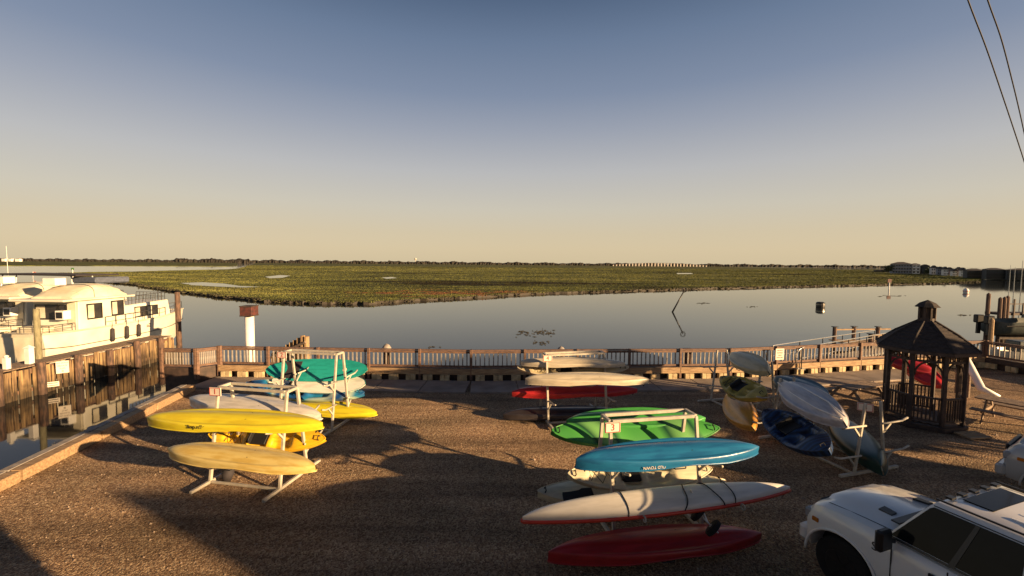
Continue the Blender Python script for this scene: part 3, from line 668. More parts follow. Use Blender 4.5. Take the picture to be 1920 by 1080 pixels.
ns = 3500; P_ = np.stack([rng.uniform(-13, 17, ns), 4.5 + 13*rng.uniform(0, 1, ns)**1.3], 1); P_ = P_[P_[:, 0] > -10.6 - (P_[:, 1] - 6)*.16]; ns = len(P_)
ov = np.array([(1, 0, 0), (0, 1, 0), (-1, 0, 0), (0, -1, 0), (0, 0, 1)]); of = np.array([(0, 1, 4), (1, 2, 4), (2, 3, 4), (3, 0, 4)])
sz_ = rng.uniform(.010, .030, ns)*(1 + (rng.uniform(0, 1, ns) > .985)*1.2); an_ = rng.uniform(0, 6.28, ns)
V_ = ov[None]*np.stack([sz_, sz_*rng.uniform(.6, 1, ns), sz_*.8], 1)[:, None, :]; c_, s_ = np.cos(an_)[:, None], np.sin(an_)[:, None]
VX = V_[:, :, 0]*c_ - V_[:, :, 1]*s_ + P_[:, :1]; VY = V_[:, :, 0]*s_ + V_[:, :, 1]*c_ + P_[:, 1:]; VV = np.stack([VX, VY, V_[:, :, 2]], 2).reshape(-1, 3)
me = bpy.data.meshes.new('loose_stones'); me.from_pydata(VV.tolist(), [], (of[None] + 5*np.arange(ns)[:, None, None]).reshape(-1, 3).tolist()); me.materials.append(mat('loose_pebble', (.36, .28, .21), .85, c2=(.16, .11, .08), scale=9))
link('loose_stones', me, kind='stuff', label='loose pale and brown stones scattered over the gravel lot', cat='stones')
# ------------------------------------------------------------------ sidewalk slabs
fence_pts = [Vector((-12.6, 18.25, 0)), Vector((-1.7, 17.85, 0)), Vector((9.6, 18.6, 0)), Vector((18.9, 20.7, 0))]
sw = bpy.data.objects.new('sidewalk', None); COL.objects.link(sw); sw['kind'] = 'structure'
for i in range(3):
    a, b = fence_pts[i], fence_pts[i+1]; L = (b - a).length; n = round(L/1.85); d = (b - a).normalized(); s = Vector((d.y, -d.x, 0)); rz = math.atan2(d.y, d.x)
    for k in range(n):
        c = a.lerp(b, (k + .5)/n)
        for j in range(1):
            q = c + s*(1.0 + j)
            MB().box((q.x, q.y, .03 + random.uniform(-.004, .004)), (L/n - .03, 1.62, .08), rz=rz).build('slab', M['concrete'], sw, bevel=.008)
# ------------------------------------------------------------------ fence
balm = MB().box((0, 0, 0), (.045, .045, .66)).mesh('baluster', M['wood_grey'])
def fence(a, b, label, blocks=True, z0=.55, h=.75, bay=2.42, mb_rail='wood_rail', rim='wood_gold', seed=1, group='deck fence runs along the water'):
    r = random.Random(seed)
    a, b = Vector(a), Vector(b); L = (b - a).length; d = (b - a).normalized(); rz = math.atan2(d.y, d.x)
    t = thing('deck_fence', label, 'fence', a, rz, group)
    n = max(1, round(L/bay)); bl = L/n
    MB().box((L/2, -.0, z0 + h + .02), (L, .14, .04)).build('top_rail', M[mb_rail], t)
    MB().box((L/2, -.05, z0 + h - .06), (L, .035, .09)).build('upper_rail', M[mb_rail], t)
    MB().box((L/2, -.05, z0 + .08), (L, .035, .09)).build('lower_rail', M[mb_rail], t)
    for k in range(n + 1):
        MB().box((k*bl, -.10, z0 + .12 + h/2 - .32), (.10, .10, h + .55)).build('fence_post', M['wood_rail'], t, bevel=.006)
        if k < n:
            c = (k + .5)*bl
            if blocks:
                MB().box((c, -.135, z0 - .125), (bl - .02, .05, .25)).build('rim_board', M[rim], t, bevel=.004)
                for j in range(3):
                    x = k*bl + bl*(j + .5)/3
                    for e in (-.1, .1):
                        MB().box((x + e, -.16, .165), (.185, .16, .26 + r.uniform(-.01, .01))).build('support_block', M['block'], t, bevel=.008)
            nb_ = 12
            for j in range(1, nb_):
                o = link('baluster', balm, t, (k*bl + bl*j/nb_, -.012, z0 + h/2 + .02)); o.rotation_euler = (0, R(r.uniform(-.8, .8)), R(r.uniform(-4, 4)))
    # shadowed bulkhead behind the blocks
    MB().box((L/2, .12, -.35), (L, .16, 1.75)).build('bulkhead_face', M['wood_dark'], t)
    return t
fence(fence_pts[0], fence_pts[1], 'long brown deck fence behind the left racks, from the corner to mid picture', seed=1)
fence(fence_pts[1], fence_pts[2], 'brown deck fence behind the two middle kayak racks', seed=2)
fence(fence_pts[2], fence_pts[3], 'golden lit deck fence between the tan kayaks and the gazebo', seed=3)
fence((-14.6, 17.7, 0), (-13.15, 17.65, 0), 'short fence panel over the water at the left corner', blocks=False, seed=4, bay=1.5)
fence((-13.15, 17.65, 0), (-12.6, 18.25, 0), 'very short return of fence at the left corner', blocks=False, seed=5, bay=.8)
fence((18.9, 20.7, 0), (23.6, 21.1, 0), 'deck fence hidden partly behind the gazebo roof', seed=6)
fence((23.6, 21.1, 0), (25.2, 14.6, 0), 'dark deck fence right of the gazebo with pale gaps', seed=7, rim='wood_dark')

# sign on the fence, pile caps
sgn = thing('notice_sign', 'white notice with dark lines on the fence behind the grey kayak', 'sign', W(1462, 664, 18.7), R(10))
MB().box((0, 0, 0), (.42, .02, .5)).build('board', M['sign_white'], sgn)
for q, s_ in enumerate(['NOTICE', 'KAYAKS', 'ONLY', 'KEEP OFF']): text_part(s_, .075, M['ink'], sgn, (0, -.013, .16 - q*.105), (R(90), 0, 0))
for px, py, lb in ((725, 652, 'round capped pile rising behind the fence left of the middle'), (1052, 657, 'round capped pile behind the fence above rack four'), (1290, 657, 'dark flat capped pile behind the fence right of rack four')):
    p = W(px, py, 18.6 if px < 1200 else 19.0)
    t = thing('capped_pile', lb, 'pile', (p.x, p.y, -2), 0)
    MB().tube([(0, 0, 0), (0, 0, p.z + 1.95)], .14, 12).build('shaft', M['pile'], t)
    if px < 1200: MB().tube([(0, 0, p.z + 1.9), (0, 0, p.z + 2.0), (0, 0, p.z + 2.12), (0, 0, p.z + 2.18)], [.20, .20, .12, .02], 14).build('cap', M['wood_grey'], t, smooth=True)
    else: MB().box((0, 0, p.z + 2.02), (.34, .34, .12)).build('cap', M['trim'], t)
# white post with a brown box in the water
p = G(470, 690, WZ); pz = W(466, 592, p.y)
t = thing('box_post', 'white post in the water carrying a square rust brown box', 'post', (p.x, p.y, WZ))
zt = pz.z - WZ
MB().tube([(0, 0, -1), (0, 0, zt)], .235, 18).build('shaft', M['paint_white'], t, smooth=True)
bs = 22/F*p.y
MB().box((0, 0, zt + bs*.42), (bs, bs, bs*.78)).build('box', M['rust'], t, bevel=.01)
MB().box((0, 0, zt + bs*.83), (bs*1.06, bs*1.06, .06)).build('lid', M['wood_dark'], t)
MB().box((0, 0, zt + .02), (bs*1.04, bs*1.04, .06)).build('tray', M['wood_dark'], t)
# broken bulkhead corner behind the fence
bk = thing('old_bulkhead', 'broken sunlit timber bulkhead corner standing in the water behind the fence', 'bulkhead', G(560, 690, WZ) + Vector((0, 0, -.85)))
for k in range(9):
    MB().box((-1.9 + k*.27, .9 - k*.11, .55 + .07*k), (.06, .25, 1.9 + .16*k), rz=R(-60)).build('plank', M['wood_plank'], bk)
for (x, yy, h) in ((-1.5, .9, 2.6), (-.7, .55, 3.0), (.45, .05, 3.75), (.15, .4, 3.6)):
    MB().tube([(x, yy, -1.2), (x, yy, h - .9 - .2)], .15, 9).build('pile', M['wood_gold'], bk)
MB().beam((-2.0, .8, 1.25), (.5, -.1, 2.35), .2, .12).build('wale', M['wood_old'], bk)

# ------------------------------------------------------------------ things on the water
p0 = G(1260, 585, WZ); p1 = W(1283, 545, p0.y)
t = thing('leaning_pole', 'thin dark pole leaning out of the channel', 'pole', p0)
MB().tube([(-.2, 0, -.5), (p1 - p0)], [.11, .07], 7).build('shaft', M['trim'], t, smooth=True)
q = p1 - p0
MB().tube([q + Vector((math.cos(a)*.3, 0, math.sin(a)*.3 + .1)) for a in np.linspace(0, 6.2, 10)], .06, 5).build('ring', M['trim'], t)
fl = thing('float', 'dark round float cage in the channel right of the leaning pole', 'float', G(1538, 577, WZ))
MB().tube([(0, 0, -.3), (0, 0, .12), (0, 0, .72), (0, 0, .85)], [.5, .55, .55, .35], 14).build('drum', M['trim'], fl)
MB().tube([(0, 0, .4), (0, 0, .55)], .57, 14).build('band', M['rail_metal'], fl)
t = thing('channel_marker', 'day marker post with a dark board near the far right bank', 'channel marker', G(1667, 542, WZ))
MB().tube([(0, 0, -1), (0, 0, 1.7)], .14, 7).build('post', M['paint_white'], t); MB().box((0, 0, 2.2), (1.0, .15, .9)).build('board', M['rust'], t)
t = thing('buoy', 'small white buoy on the bright water near the far right shore', 'buoy', G(1811, 549, WZ))
MB().tube([(0, 0, -.3), (0, 0, .1), (0, 0, .5), (0, 0, .9), (0, 0, 1.1)], [.3, .5, .55, .4, .08], 12).build('body', M['paint_white'], t, smooth=True)
MB().tube([(0, 0, .35), (0, 0, .5)], .57, 12).build('band', M['sign_red'], t)
def weed(px0, px1, py, hpx, n, seed, label):
    r = random.Random(seed); mb = MB()
    for k in range(n):
        x = r.uniform(px0, px1); yy = py + r.gauss(0, hpx/2.5); c = G(x, yy, WZ + .02); s = r.uniform(.06, .24)*c.y/36
        m = 7; ang = [2*math.pi*i/m for i in range(m)]
        top = [(c.x + math.cos(a)*s*r.uniform(.5, 1.3), c.y + math.sin(a)*s*.5*r.uniform(.5, 1.2), c.z) for a in ang]
        mb.add(top + [(c.x, c.y, c.z + .05)], [(i, (i+1) % m, m) for i in range(m)])
    mb.build('floating_weed', M['weed'], kind='stuff', label=label, cat='weed')
weed(966, 1040, 624, 6, 60, 1, 'dark mat of floating weed in mid channel behind rack four')
weed(1000, 1030, 642, 5, 14, 2, 'small patch of floating weed nearer the fence')
weed(1305, 1330, 569, 2, 9, 3, 'small weed patch right of the leaning pole')
weed(1395, 1420, 575, 1.5, 7, 4, 'faint weed streak left of the round float')
weed(1640, 1700, 555, 2, 12, 5, 'weed streaks above the gazebo roof on the left')
weed(1795, 1825, 591, 1.5, 10, 6, 'weed streak just right of the gazebo cupola')
weed(800, 830, 650, 2, 4, 8, 'tiny weed scraps near the left capped pile')
for k, (a, b, y_) in enumerate([(640, 700, 560), (0, 1, 1)][:0]): pass

# ------------------------------------------------------------------ racks
def rack(c, rz, num, label, L=1.75, H=2.12, wb=.94, wt=.34, levels=(.73, 1.40), arm=.62, pr=.030, foot=1.9, sign=True, hoop=False):
    t = thing('kayak_rack', label, 'kayak rack', (c[0], c[1], 0), R(rz), 'kayak storage racks on the gravel')
    P = M['pvc']; z0 = .06
    def side(s, z): return s*(wb/2 + (wt - wb)/2 * z/H)
    for ex in (-L/2, L/2):
        for s in (-1, 1):
            MB().beam((ex, side(s, z0), z0), (ex, side(s, H), H), pr*2, pr*2).build('post', P, t, bevel=.006)
            for z in levels:
                yb = side(s, z)
                MB().tube([(ex + .05, yb - s*.06, z), (ex + .05, yb + s*arm*.75, z + .01), (ex + .05, yb + s*arm, z + .07)], .024, 8).build('arm', P, t, smooth=True)
                MB().beam((ex, side(s, z - .28), z - .28), (ex + .02, yb + s*.27, z - .03), .03, .04).build('brace', P, t)
        MB().beam((ex, -foot/2, z0 - .0), (ex, foot/2, z0), .065, .065).build('foot', P, t, bevel=.006)
        if hoop:
            MB().tube([(ex, side(-1, H), H)] + [(ex, math.cos(a)*wt/2, H + math.sin(a)*wt/2) for a in np.linspace(math.pi, 0, 9)], .03, 8).build('hoop', P, t, smooth=True)
        else:
            MB().beam((ex, -wt/2, H), (ex, wt/2, H), .06, .06).build('end_rail', P, t, bevel=.005)
    if not hoop:
        for s in (-1, 1): MB().beam((-L/2 + .04, s*wt/2, H), (L/2 - .04, s*wt/2, H), .06, .06).build('top_rail', P, t, bevel=.005)
    for s in (-1, 1): MB().beam((-L/2 + .045, side(s, 0), z0), (L/2 - .045, side(s, 0), z0), .05, .05).build('floor_rail', P, t, bevel=.005)
    if sign:
        sz = H - .13 if not hoop else H - .1
        sx = -L/2 - .02
        pl = MB().box((0, 0, 0), (.30, .018, .19)).build('number_sign', M['sign_white'], t, bevel=.004); pl.location = (sx + .03, -wt/2 - .10, sz + .06)
        if hoop: pl.location = (L/2 - .0, -wt/2 - .0, sz); pl.rotation_euler = (0, 0, R(-rz - 34))
        bd = MB()
        for (x, z, a, b) in ((0, .083, .28, .01), (0, -.083, .28, .01), (-.136, 0, .01, .156), (.136, 0, .01, .156)): bd.box((x, -.0115, z), (a, .005, b))
        bd.build('border', M['sign_red'], pl)
        text_part(num, .17, M['sign_red'], pl, (0, -.0125, 0), (R(90), 0, 0), 'numeral', .002)
    return t
rack((-5.80, 9.62), -10, '1', 'white kayak rack numbered 1 with yellow kayaks on its arms')
rack((-6.05, 12.9), -10, '2', 'white kayak rack holding the teal paddleboard', H=2.25, levels=(.78, 1.45))
rack((2.64, 8.0), 11, '3', 'white kayak rack numbered 3 carrying green and blue kayaks')
rack((2.02, 13.65), 12, '4', 'white kayak rack numbered 4 carrying tan and red kayaks', L=1.95)
rack((8.35, 11.15), -74, '5', 'white tube rack numbered 5 holding the pale grey kayak', L=2.3, H=1.75, wb=1.0, wt=.5, levels=(.5, 1.22), arm=.8, hoop=True, pr=.028)
rack((7.95, 14.5), -76, '6', 'tube rack behind rack five holding the olive and tan kayaks', L=2.0, H=1.9, wb=.8, wt=.4, levels=(.6, 1.3), arm=.7, hoop=True, pr=.028, sign=False)

# ------------------------------------------------------------------ kayaks
def kayak(P0, P1, roll, W_, H_, hull_m, deck_m, label, cat='kayak', name='kayak', kind='sot', p=2.3, q=.80, wells=True, handles=True, extra=None, rocker=.30, rim_m=None):
    P0, P1 = Vector(P0), Vector(P1); L = (P1 - P0).length; X = (P1 - P0).normalized()
    up = (Vector((0, 0, 1)) - X*X.z).normalized(); side = up.cross(X)
    r = R(roll); U = up*math.cos(r) + side*math.sin(r); Y = U.cross(X)
    mw = Matrix((X, Y, U)).transposed().to_4x4(); mw.translation = (P0 + P1)/2
    t = bpy.data.objects.new(name, None); COL.objects.link(t); t.matrix_world = mw
    t['label'] = label; t['category'] = cat; t['group'] = 'kayaks and boards on the racks'
    N = 44; hull, deck, rim = [], [], []; H0 = H_; tap = .16 if kind in ('sot', 'sea') else 0
    for i in range(N + 1):
        s = -1 + 2*i/N; a = abs(s); H_ = H0*(1 - tap*s)
        w = W_/2*max(1e-3, (1 - a**p))**q + .012
        if kind == 'sup': w = W_/2*max(1e-3, 1 - a**2.6)**.55 + .01
        zs = H_*(.10 + (.22 if kind != 'sup' else .35)*a**3)
        if kind == 'sot':
            zs -= .20*H_*max(0, 1 - abs(s - .12)/.42)**.8
        zk = -H_*(.5) + H_*rocker*a**9
        if kind == 'sup': zk = zs - H_*.8*(1 - .5*a**3)
        xx = s*L/2
        row = []
        for k in range(15):
            an = math.pi*k/14; c, sn = math.cos(an), math.sin(an)
            ex_ = .72 if kind != 'sot' else .72 - .20*(1 - a*a)
            yy = w*math.copysign(abs(c)**ex_, c)
            ch = 0
            if kind == 'sot' and a < .92: ch = .12*H_*math.cos(an*6)*(1 - a**3)   # moulded keel channels
            row.append((xx, yy, zs - (zs - zk)*sn**(.62 if kind != 'sot' else .50) + ch*sn - (0)))
        hull.append(row)
        drow = []
        for k in range(15):
            u = 1 - 2*k/14; yy = w*u
            crown = H_*(.22 if kind != 'sup' else .06)*(1 - u*u)*(1 - a**4)
            z = zs + crown
            if wells and kind == 'sot':
                def sm(e0, e1, v): tt = min(1, max(0, (v - e0)/(e1 - e0))); return tt*tt*(3 - 2*tt)
                win = lambda lo, hi, e: sm(lo, lo + e, s)*(1 - sm(hi - e, hi, s))
                um = 1 - sm(.55, .78, abs(u))
                z -= H_*.50*um*(win(-.28, .02, .06) + .8*win(.06, .46, .07)*(1 - .7*(1 - sm(.05, .2, abs(u)))) + .7*win(-.74, -.36, .08))
            drow.append((xx, yy, z))
        deck.append(drow); rim.append((xx, w, zs))
    hm = MB(); hm.grid(hull); me = hm.mesh('hull', hull_m, True); link('hull', me, t)
    if kind != 'canoe':
        dm = MB(); dm.grid(deck); me = dm.mesh('deck', deck_m, True); link('deck', me, t)
    else:
        inner = [[(x*.995, y*.95, z + .02) for (x, y, z) in rr] for rr in hull]
        MB().grid(inner).build('inner_shell', deck_m, t, smooth=True)
    H_ = H0
    rr_ = {'sup': .006, 'sea': .034}.get(kind, .013)
    both = [(x, y, z) for (x, y, z) in rim] + [(x, -y, z) for (x, y, z) in reversed(rim)]
    MB().tube(both + [both[0]], rr_, 5).build('gunwale', rim_m or hull_m, t, smooth=True)
    if handles and kind in ('sot', 'sea'):
        for s in (-1, 1):
            x = s*(L/2 - .13); z = H_*.42
            MB().tube([(x, -.05, z - .03), (x - s*.02, -.045, z + .03), (x - s*.02, .045, z + .03), (x, .05, z - .03)], .012, 6).build('carry_handle', M['black'], t)
    if kind == 'sot':
        sc = MB()
        for (x, y) in ((-.12, .16), (-.12, -.16), (.18, .16), (.18, -.16)):
            sc.tube([(x*L*.5, y*W_, -H_*.53), (x*L*.5, y*W_, -H_*.40)], .022, 8)
        sc.build('scupper_plugs', M['trim'], t)
        for sy in (-1, 1):
            MB().tube([(-.11, sy*W_*.50, H_*.05), (-.09, sy*(W_*.50 + .03), H_*.04), (.09, sy*(W_*.50 + .03), H_*.04), (.11, sy*W_*.50, H_*.05)], .011, 6).build('side_handle', M['black'], t)
        MB().tube([(-L*.42, 0, -H_*.50), (-L*.30, 0, -H_*.515), (-L*.18, 0, -H_*.50)], .012, 6).build('keel_strip', M['canvas_dark'], t)
        if wells:
            st = MB(); st.box((-.14*L/2*.9, 0, H_*.02), (.34, W_*.5, .06)); st.box((-.27*L/2, 0, H_*.22), (.06, W_*.52, H_*.55)); st.build('seat', M['black'], t, bevel=.01)
            bc = MB()
            for (xa, xb) in ((-.72, -.55), (-.55, -.38)):
                bc.tube([(xa*L/2, W_*.30, H_*.2), ((xa+xb)/2*L/2, 0, H_*.27), (xb*L/2, -W_*.30, H_*.2)], .007, 5); bc.tube([(xa*L/2, -W_*.30, H_*.2), ((xa+xb)/2*L/2, 0, H_*.27), (xb*L/2, W_*.30, H_*.2)], .007, 5)
            bc.build('bungee_cord', M['black'], t)
    if kind == 'sea':
        MB().tube([(.05*L + math.cos(a)*.42, math.sin(a)*W_*.33, H_*.34) for a in np.linspace(0, 2*math.pi, 20)], .025, 6).build('cockpit_rim', M['black'], t, smooth=True)
        MB().add([(.05*L + math.cos(a)*.40, math.sin(a)*W_*.31, H_*.335) for a in np.linspace(0, 2*math.pi, 20)[:-1]], [tuple(range(19))]).build('cockpit_opening', M['trim'], t)
    return t
def KP(a, b, z0, z1=None): return G(a[0], a[1], z0), G(b[0], b[1], z1 if z1 is not None else z0)
yel = plastic('yellow_hull', (.60, .52, .025), c2=(.52, .42, .02)); yel2 = plastic('pale_yellow_hull', (.62, .50, .19), c2=(.52, .38, .11)); ora = plastic('amber_hull', (.78, .46, .02))
whi = plastic('white_hull', (.62, .59, .54)); tan = plastic('tan_hull', (.46, .39, .24)); tan2 = plastic('pale_tan_hull', (.56, .50, .38))
red = plastic('red_hull', (.50, .03, .035)); dred = plastic('dark_red_hull', (.36, .022, .025)); grn = plastic('green_hull', (.06, .30, .06))
blu = plastic('blue_hull', (.015, .14, .30), c2=(.012, .10, .24)); teal = plastic('teal_board', (.02, .33, .29)); cream = plastic('cream_hull', (.68, .62, .44))
dgrey = plastic('charcoal_hull', (.04, .035, .04)); dgreen = plastic('dark_green_hull', (.015, .055, .05)); navy = bands('navy_camo', [(.01, .02, .06), (.02, .06, .16), (.01, .015, .03)], 1.4, 7)
lav = plastic('pale_grey_hull', (.46, .44, .46)); bgrey = plastic('blue_grey_hull', (.12, .19, .22)); olive = plastic('olive_hull', (.42, .32, .07)); orange = plastic('orange_hull', (.62, .30, .05))
tie = bands('blue_tie_dye', [(.01, .05, .16), (.015, .12, .30), (.02, .20, .35), (.40, .50, .40), (.01, .06, .20)], .38, 14, direction='DIAGONAL')
grn_t = bands('green_tie_dye', [(.05, .24, .05), (.06, .28, .05), (.07, .30, .06), (.01, .06, .03), (.16, .40, .12)], .42, 7, direction='DIAGONAL')
lime = plastic('lime_hull', (.07, .30, .06))
# rack 1
a, b = KP((277, 787), (606, 796), 1.80); k1 = kayak(a, b, 166, .60, .29, yel, yel, 'long yellow kayak upside down on the front upper arms of rack one', p=2.5)
Lk = (b - a).length
text_part('adkogardog', .11, M['ink'], k1, (-Lk*.13, .298, -.06), (R(98), 0, R(180)))
a, b = KP((316, 845), (592, 876), 1.02); kayak(a, b, 166, .58, .29, yel2, yel2, 'pale yellow kayak upside down on the front lower arms of rack one', p=2.9)
a, b = KP((356, 750), (603, 780), 1.58); kayak(a, b, 168, .70, .30, whi, whi, 'white kayak upside down on the back upper arms of rack one')
a, b = KP((396, 817), (612, 825), .78); kayak(a, b, -45, .68, .30, ora, ora, 'amber yellow kayak with black cords on the back lower arms of rack one')
# rack 2
a, b = W(500, 694, 13.95), W(690, 694, 13.75); kayak(a, b, -48, .80, .13, teal, teal, 'teal paddleboard leaning on the top of rack two', 'paddleboard', 'paddleboard', 'sup')
kt = bpy.data.objects['paddleboard']
MB().tube([(.95, 0, .025), (.95, 0, .032)], .07, 14).build('logo_disc', M['sign_white'], kt)
MB().tube([(.95, 0, .03), (.95, 0, .036)], .035, 12).build('logo_dot', M['ink'], kt)
MB().box((-.95, 0, .022), (.75, .62, .014)).build('deck_pad', M['canvas_dark'], kt)
a, b = W(512, 714, 13.7), W(686, 722, 13.5); kayak(a, b, -35, .80, .16, plastic('white_board', (.72, .70, .62)), plastic('white_board_deck', (.72, .70, .62)), 'white paddleboard below the teal one on rack two', 'paddleboard', 'paddleboard', 'sup', rim_m=teal)
a, b = W(464, 722, 13.6), W(684, 740, 13.3); kayak(a, b, -28, .74, .32, tie, tie, 'blue and white swirled kayak under the white paddleboard')
a, b = KP((500, 763), (707, 774), .32); kayak(a, b, 160, .64, .30, yel, yel, 'yellow kayak lying low behind rack two, round nose to the right', p=3)
# rack 4
a, b = KP((985, 713), (1216, 713), 1.66); kayak(a, b, 170, .60, .30, tan2, tan2, 'tan kayak upside down on the front upper arms of rack four')
a, b = KP((970, 691), (1178, 690), 1.60); kayak(a, b, -50, .62, .28, tan2, tan, 'tan kayak with open seat well on the back upper arms of rack four')
a, b = KP((976, 680), (1172, 682), 1.82); kayak(a, b, 170, .60, .24, tan2, tan2, 'topmost pale tan kayak of rack four, behind its numbered sign')
a, b = KP((960, 737), (1195, 731), .80); kayak(a, b, 160, .62, .30, red, red, 'bright red kayak on the back lower arms of rack four')
a, b = KP((944, 779), (1168, 772), .16); kayak(a, b, 175, .72, .30, dgrey, dgrey, 'charcoal kayak on the ground under rack four')
# rack 3
a, b = KP((1080, 866), (1422, 841), 1.78); kb = kayak(a, b, 166, .58, .30, blu, blu, 'blue kayak upside down on the front upper arms of rack three', p=2.4)
text_part('OLD TOWN', .07, M['sign_white'], kb, (-.45, .296, -.03), (R(100), 0, R(180)))
a, b = KP((980, 968), (1481, 912), 1.0); kr = kayak(a, b, 168, .50, .24, plastic('white_sea_hull', (.76, .73, .66), c2=(.68, .65, .58)), red, 'long white kayak with red underside strapped to the front lower arms of rack three', kind='sea', p=2.4, q=.9, rim_m=plastic('red_orange_rim', (.70, .06, .03)), rocker=.5)
LR = (b - a).length
for (x, sk) in ((-.155, .05), (.07, .30), (.17, -.25), (.24, .02)):
    pts_ = []
    for k in range(15):
        an = math.pi*k/14; w = .26*(1 - abs(2*x)**2.4)**.9; c, sn = math.cos(an), math.sin(an)
        pts_.append((x*LR + sk*(k/14 - .5), w*math.copysign(abs(c)**.72, c)*1.02, (.03 - .155*sn**.62 - .006)))
    MB().tube(pts_, .010, 5).build('strap', M['black'], kr)
for x, zz in ((-.11, 0), (.255, 0)):
    MB().tube([(x*LR, .31 + .045*math.cos(q_), .02 + .0 + .045*math.sin(q_)) for q_ in np.linspace(0, 2*math.pi, 12)], .014, 6).build('strap_ring', M['pvc'], kr)
a, b = KP((1028, 1041), (1427, 1003), .24); kd = kayak(a, b, 172, .64, .30, dred, dred, 'dark red kayak lying on the ground in front of rack three', wells=True, p=2.2)
a, b = KP((1033, 812), (1346, 806), 1.64); kayak(a, b, -42, .58, .30, lime, grn_t, 'green swirled kayak on the back upper arms of rack three', p=2.8, wells=False, rim_m=lime)
a, b = KP((1062, 792), (1322, 786), 1.74); kayak(a, b, 160, .60, .28, grn, grn, 'plain green kayak leaning behind the green swirled one')
a, b = KP((1063, 893), (1332, 882), .90); kayak(a, b, -38, .62, .28, cream, cream, 'cream kayak with open seat well on the back lower arms of rack three')
a, b = KP((1008, 928), (1358, 906), .48); kc = kayak(a, b, -20, .70, .30, cream, cream, 'long cream kayak with black pads lying low behind rack three', wells=False)
for x in (-1.2, .35): MB().box((x, -.12, .085), (.62, .26, .05)).build('black_pad', M['black'], kc, bevel=.01)
# rack 5
a, b = KP((1466, 724), (1584, 794), 1.50, 1.46); kg = kayak(a, b, 150, .84, .40, lav, lav, 'pale grey kayak with white ridges on the upper arms of rack five')
for yy in (-.16, .16): MB().tube([(-1.3, yy*.5, -.20), (-.4, yy, -.215), (.7, yy, -.215), (1.5, yy*.3, -.19)], .017, 6).build('hull_ridge', M['paint_white'], kg)
a, b = KP((1437, 775), (1556, 850), .80); kayak(a, b, -30, .90, .36, navy, navy, 'dark blue camouflage kayak on the lower arms of rack five', p=2.8)
a, b = KP((1563, 785), (1654, 880), .36); kayak(a, b, 165, .82, .44, dgreen, dgreen, 'dark green canoe upside down on the ground right of rack five', 'canoe', 'canoe', 'canoe', wells=False)
a, b = KP((1452, 713), (1556, 748), 1.34); kayak(a, b, 160, .82, .36, bgrey, bgrey, 'blue grey kayak behind the pale grey one on rack five')
# rack 6
a, b = KP((1372, 667), (1441, 698), 1.80); kayak(a, b, 150, .76, .34, tan, tan, 'drab tan kayak topmost on the rack by the fence')
a, b = KP((1354, 712), (1438, 746), 1.20); kayak(a, b, -30, .80, .34, olive, olive, 'olive kayak with an amber tip, middle of the rack by the fence')
a, b = KP((1366, 728), (1418, 748), 1.0); kayak(a, b, 160, .70, .28, olive, olive, 'smaller olive kayak tucked under the middle one')
a, b = KP((1366, 744), (1411, 802), .42); kayak(a, b, 140, .86, .36, orange, orange, 'orange kayak lowest on the rack by the fence', p=2.0)
# kayak cart on rack three
ct = thing('kayak_cart', 'two wheeled black kayak cart hanging between the white and dark red kayaks', 'kayak cart', (0, 0, 0))
wa, wb_ = G(1309, 962, .80), G(1337, 990, .62)
ax = (wb_ - wa).normalized()
for wc in (wa, wb_):
    w = MB().tube([wc - ax*.045, wc - ax*.03, wc + ax*.03, wc + ax*.045], [.12, .155, .155, .12], 22).build('wheel', M['tyre'], ct, smooth=False)
    MB().tube([wc - ax*.055, wc + ax*.055], .035, 12).build('hub', M['pvc'], w)
MB().tube([wa - ax*.1, wb_ + ax*.1], .015, 8).build('axle', M['alu'], ct)
MB().tube([wa + ax*.1 + Vector((0, 0, 0)), wa + Vector((-.1, .1, .35))], .015, 8).build('frame_tube', M['alu'], ct)
MB().tube([wb_ - ax*.1, wb_ + Vector((-.15, .2, .3))], .015, 8).build('frame_tube', M['alu'], ct)
# gear under rack one
bag = MB().tube([G(424, 905, .0), G(424, 905, .0) + Vector((.05, 0, .22)), G(424, 905, .0) + Vector((.12, .05, .62))], [.07, .13, .04], 9).build('gear_bag', M['canvas_dark'], smooth=True, label='dark gear bag slung inside the left end of rack one', cat='bag')

# ------------------------------------------------------------------ gazebo
GC = Vector((13.25, 13.55, 0)); RG = .95; rot0 = R(22.5 + 8)
gz = thing('gazebo', 'dark eight sided gazebo with shingled roof and small cupola', 'gazebo', GC)
V8 = [Vector((math.cos(rot0 + k*math.pi/4), math.sin(rot0 + k*math.pi/4), 0)) for k in range(8)]
MB().prism([(v*(RG + .14))[:2] for v in V8], 0.02, .17).build('platform', M['wood_dark'], gz)
y = -RG
while y < RG:   # floor boards clipped to the octagon
    hw = min(RG*.97, (RG*1.28 - abs(y)) ) if abs(y) > RG*.4 else RG*.97
    MB().box((0, y + .06, .185), (hw*2, .125, .03)).build('floor_board', M['wood_dark'], gz); y += .14
EH = 2.42
for v in V8: MB().box((v.x*RG, v.y*RG, .17 + (EH - .17)/2), (.10, .10, EH - .17), rz=math.atan2(v.y, v.x)).build('post', M['wood_dark'], gz, bevel=.008)
gb = MB().box((0, 0, 0), (.035, .035, .66)).mesh('baluster', M['wood_dark'])
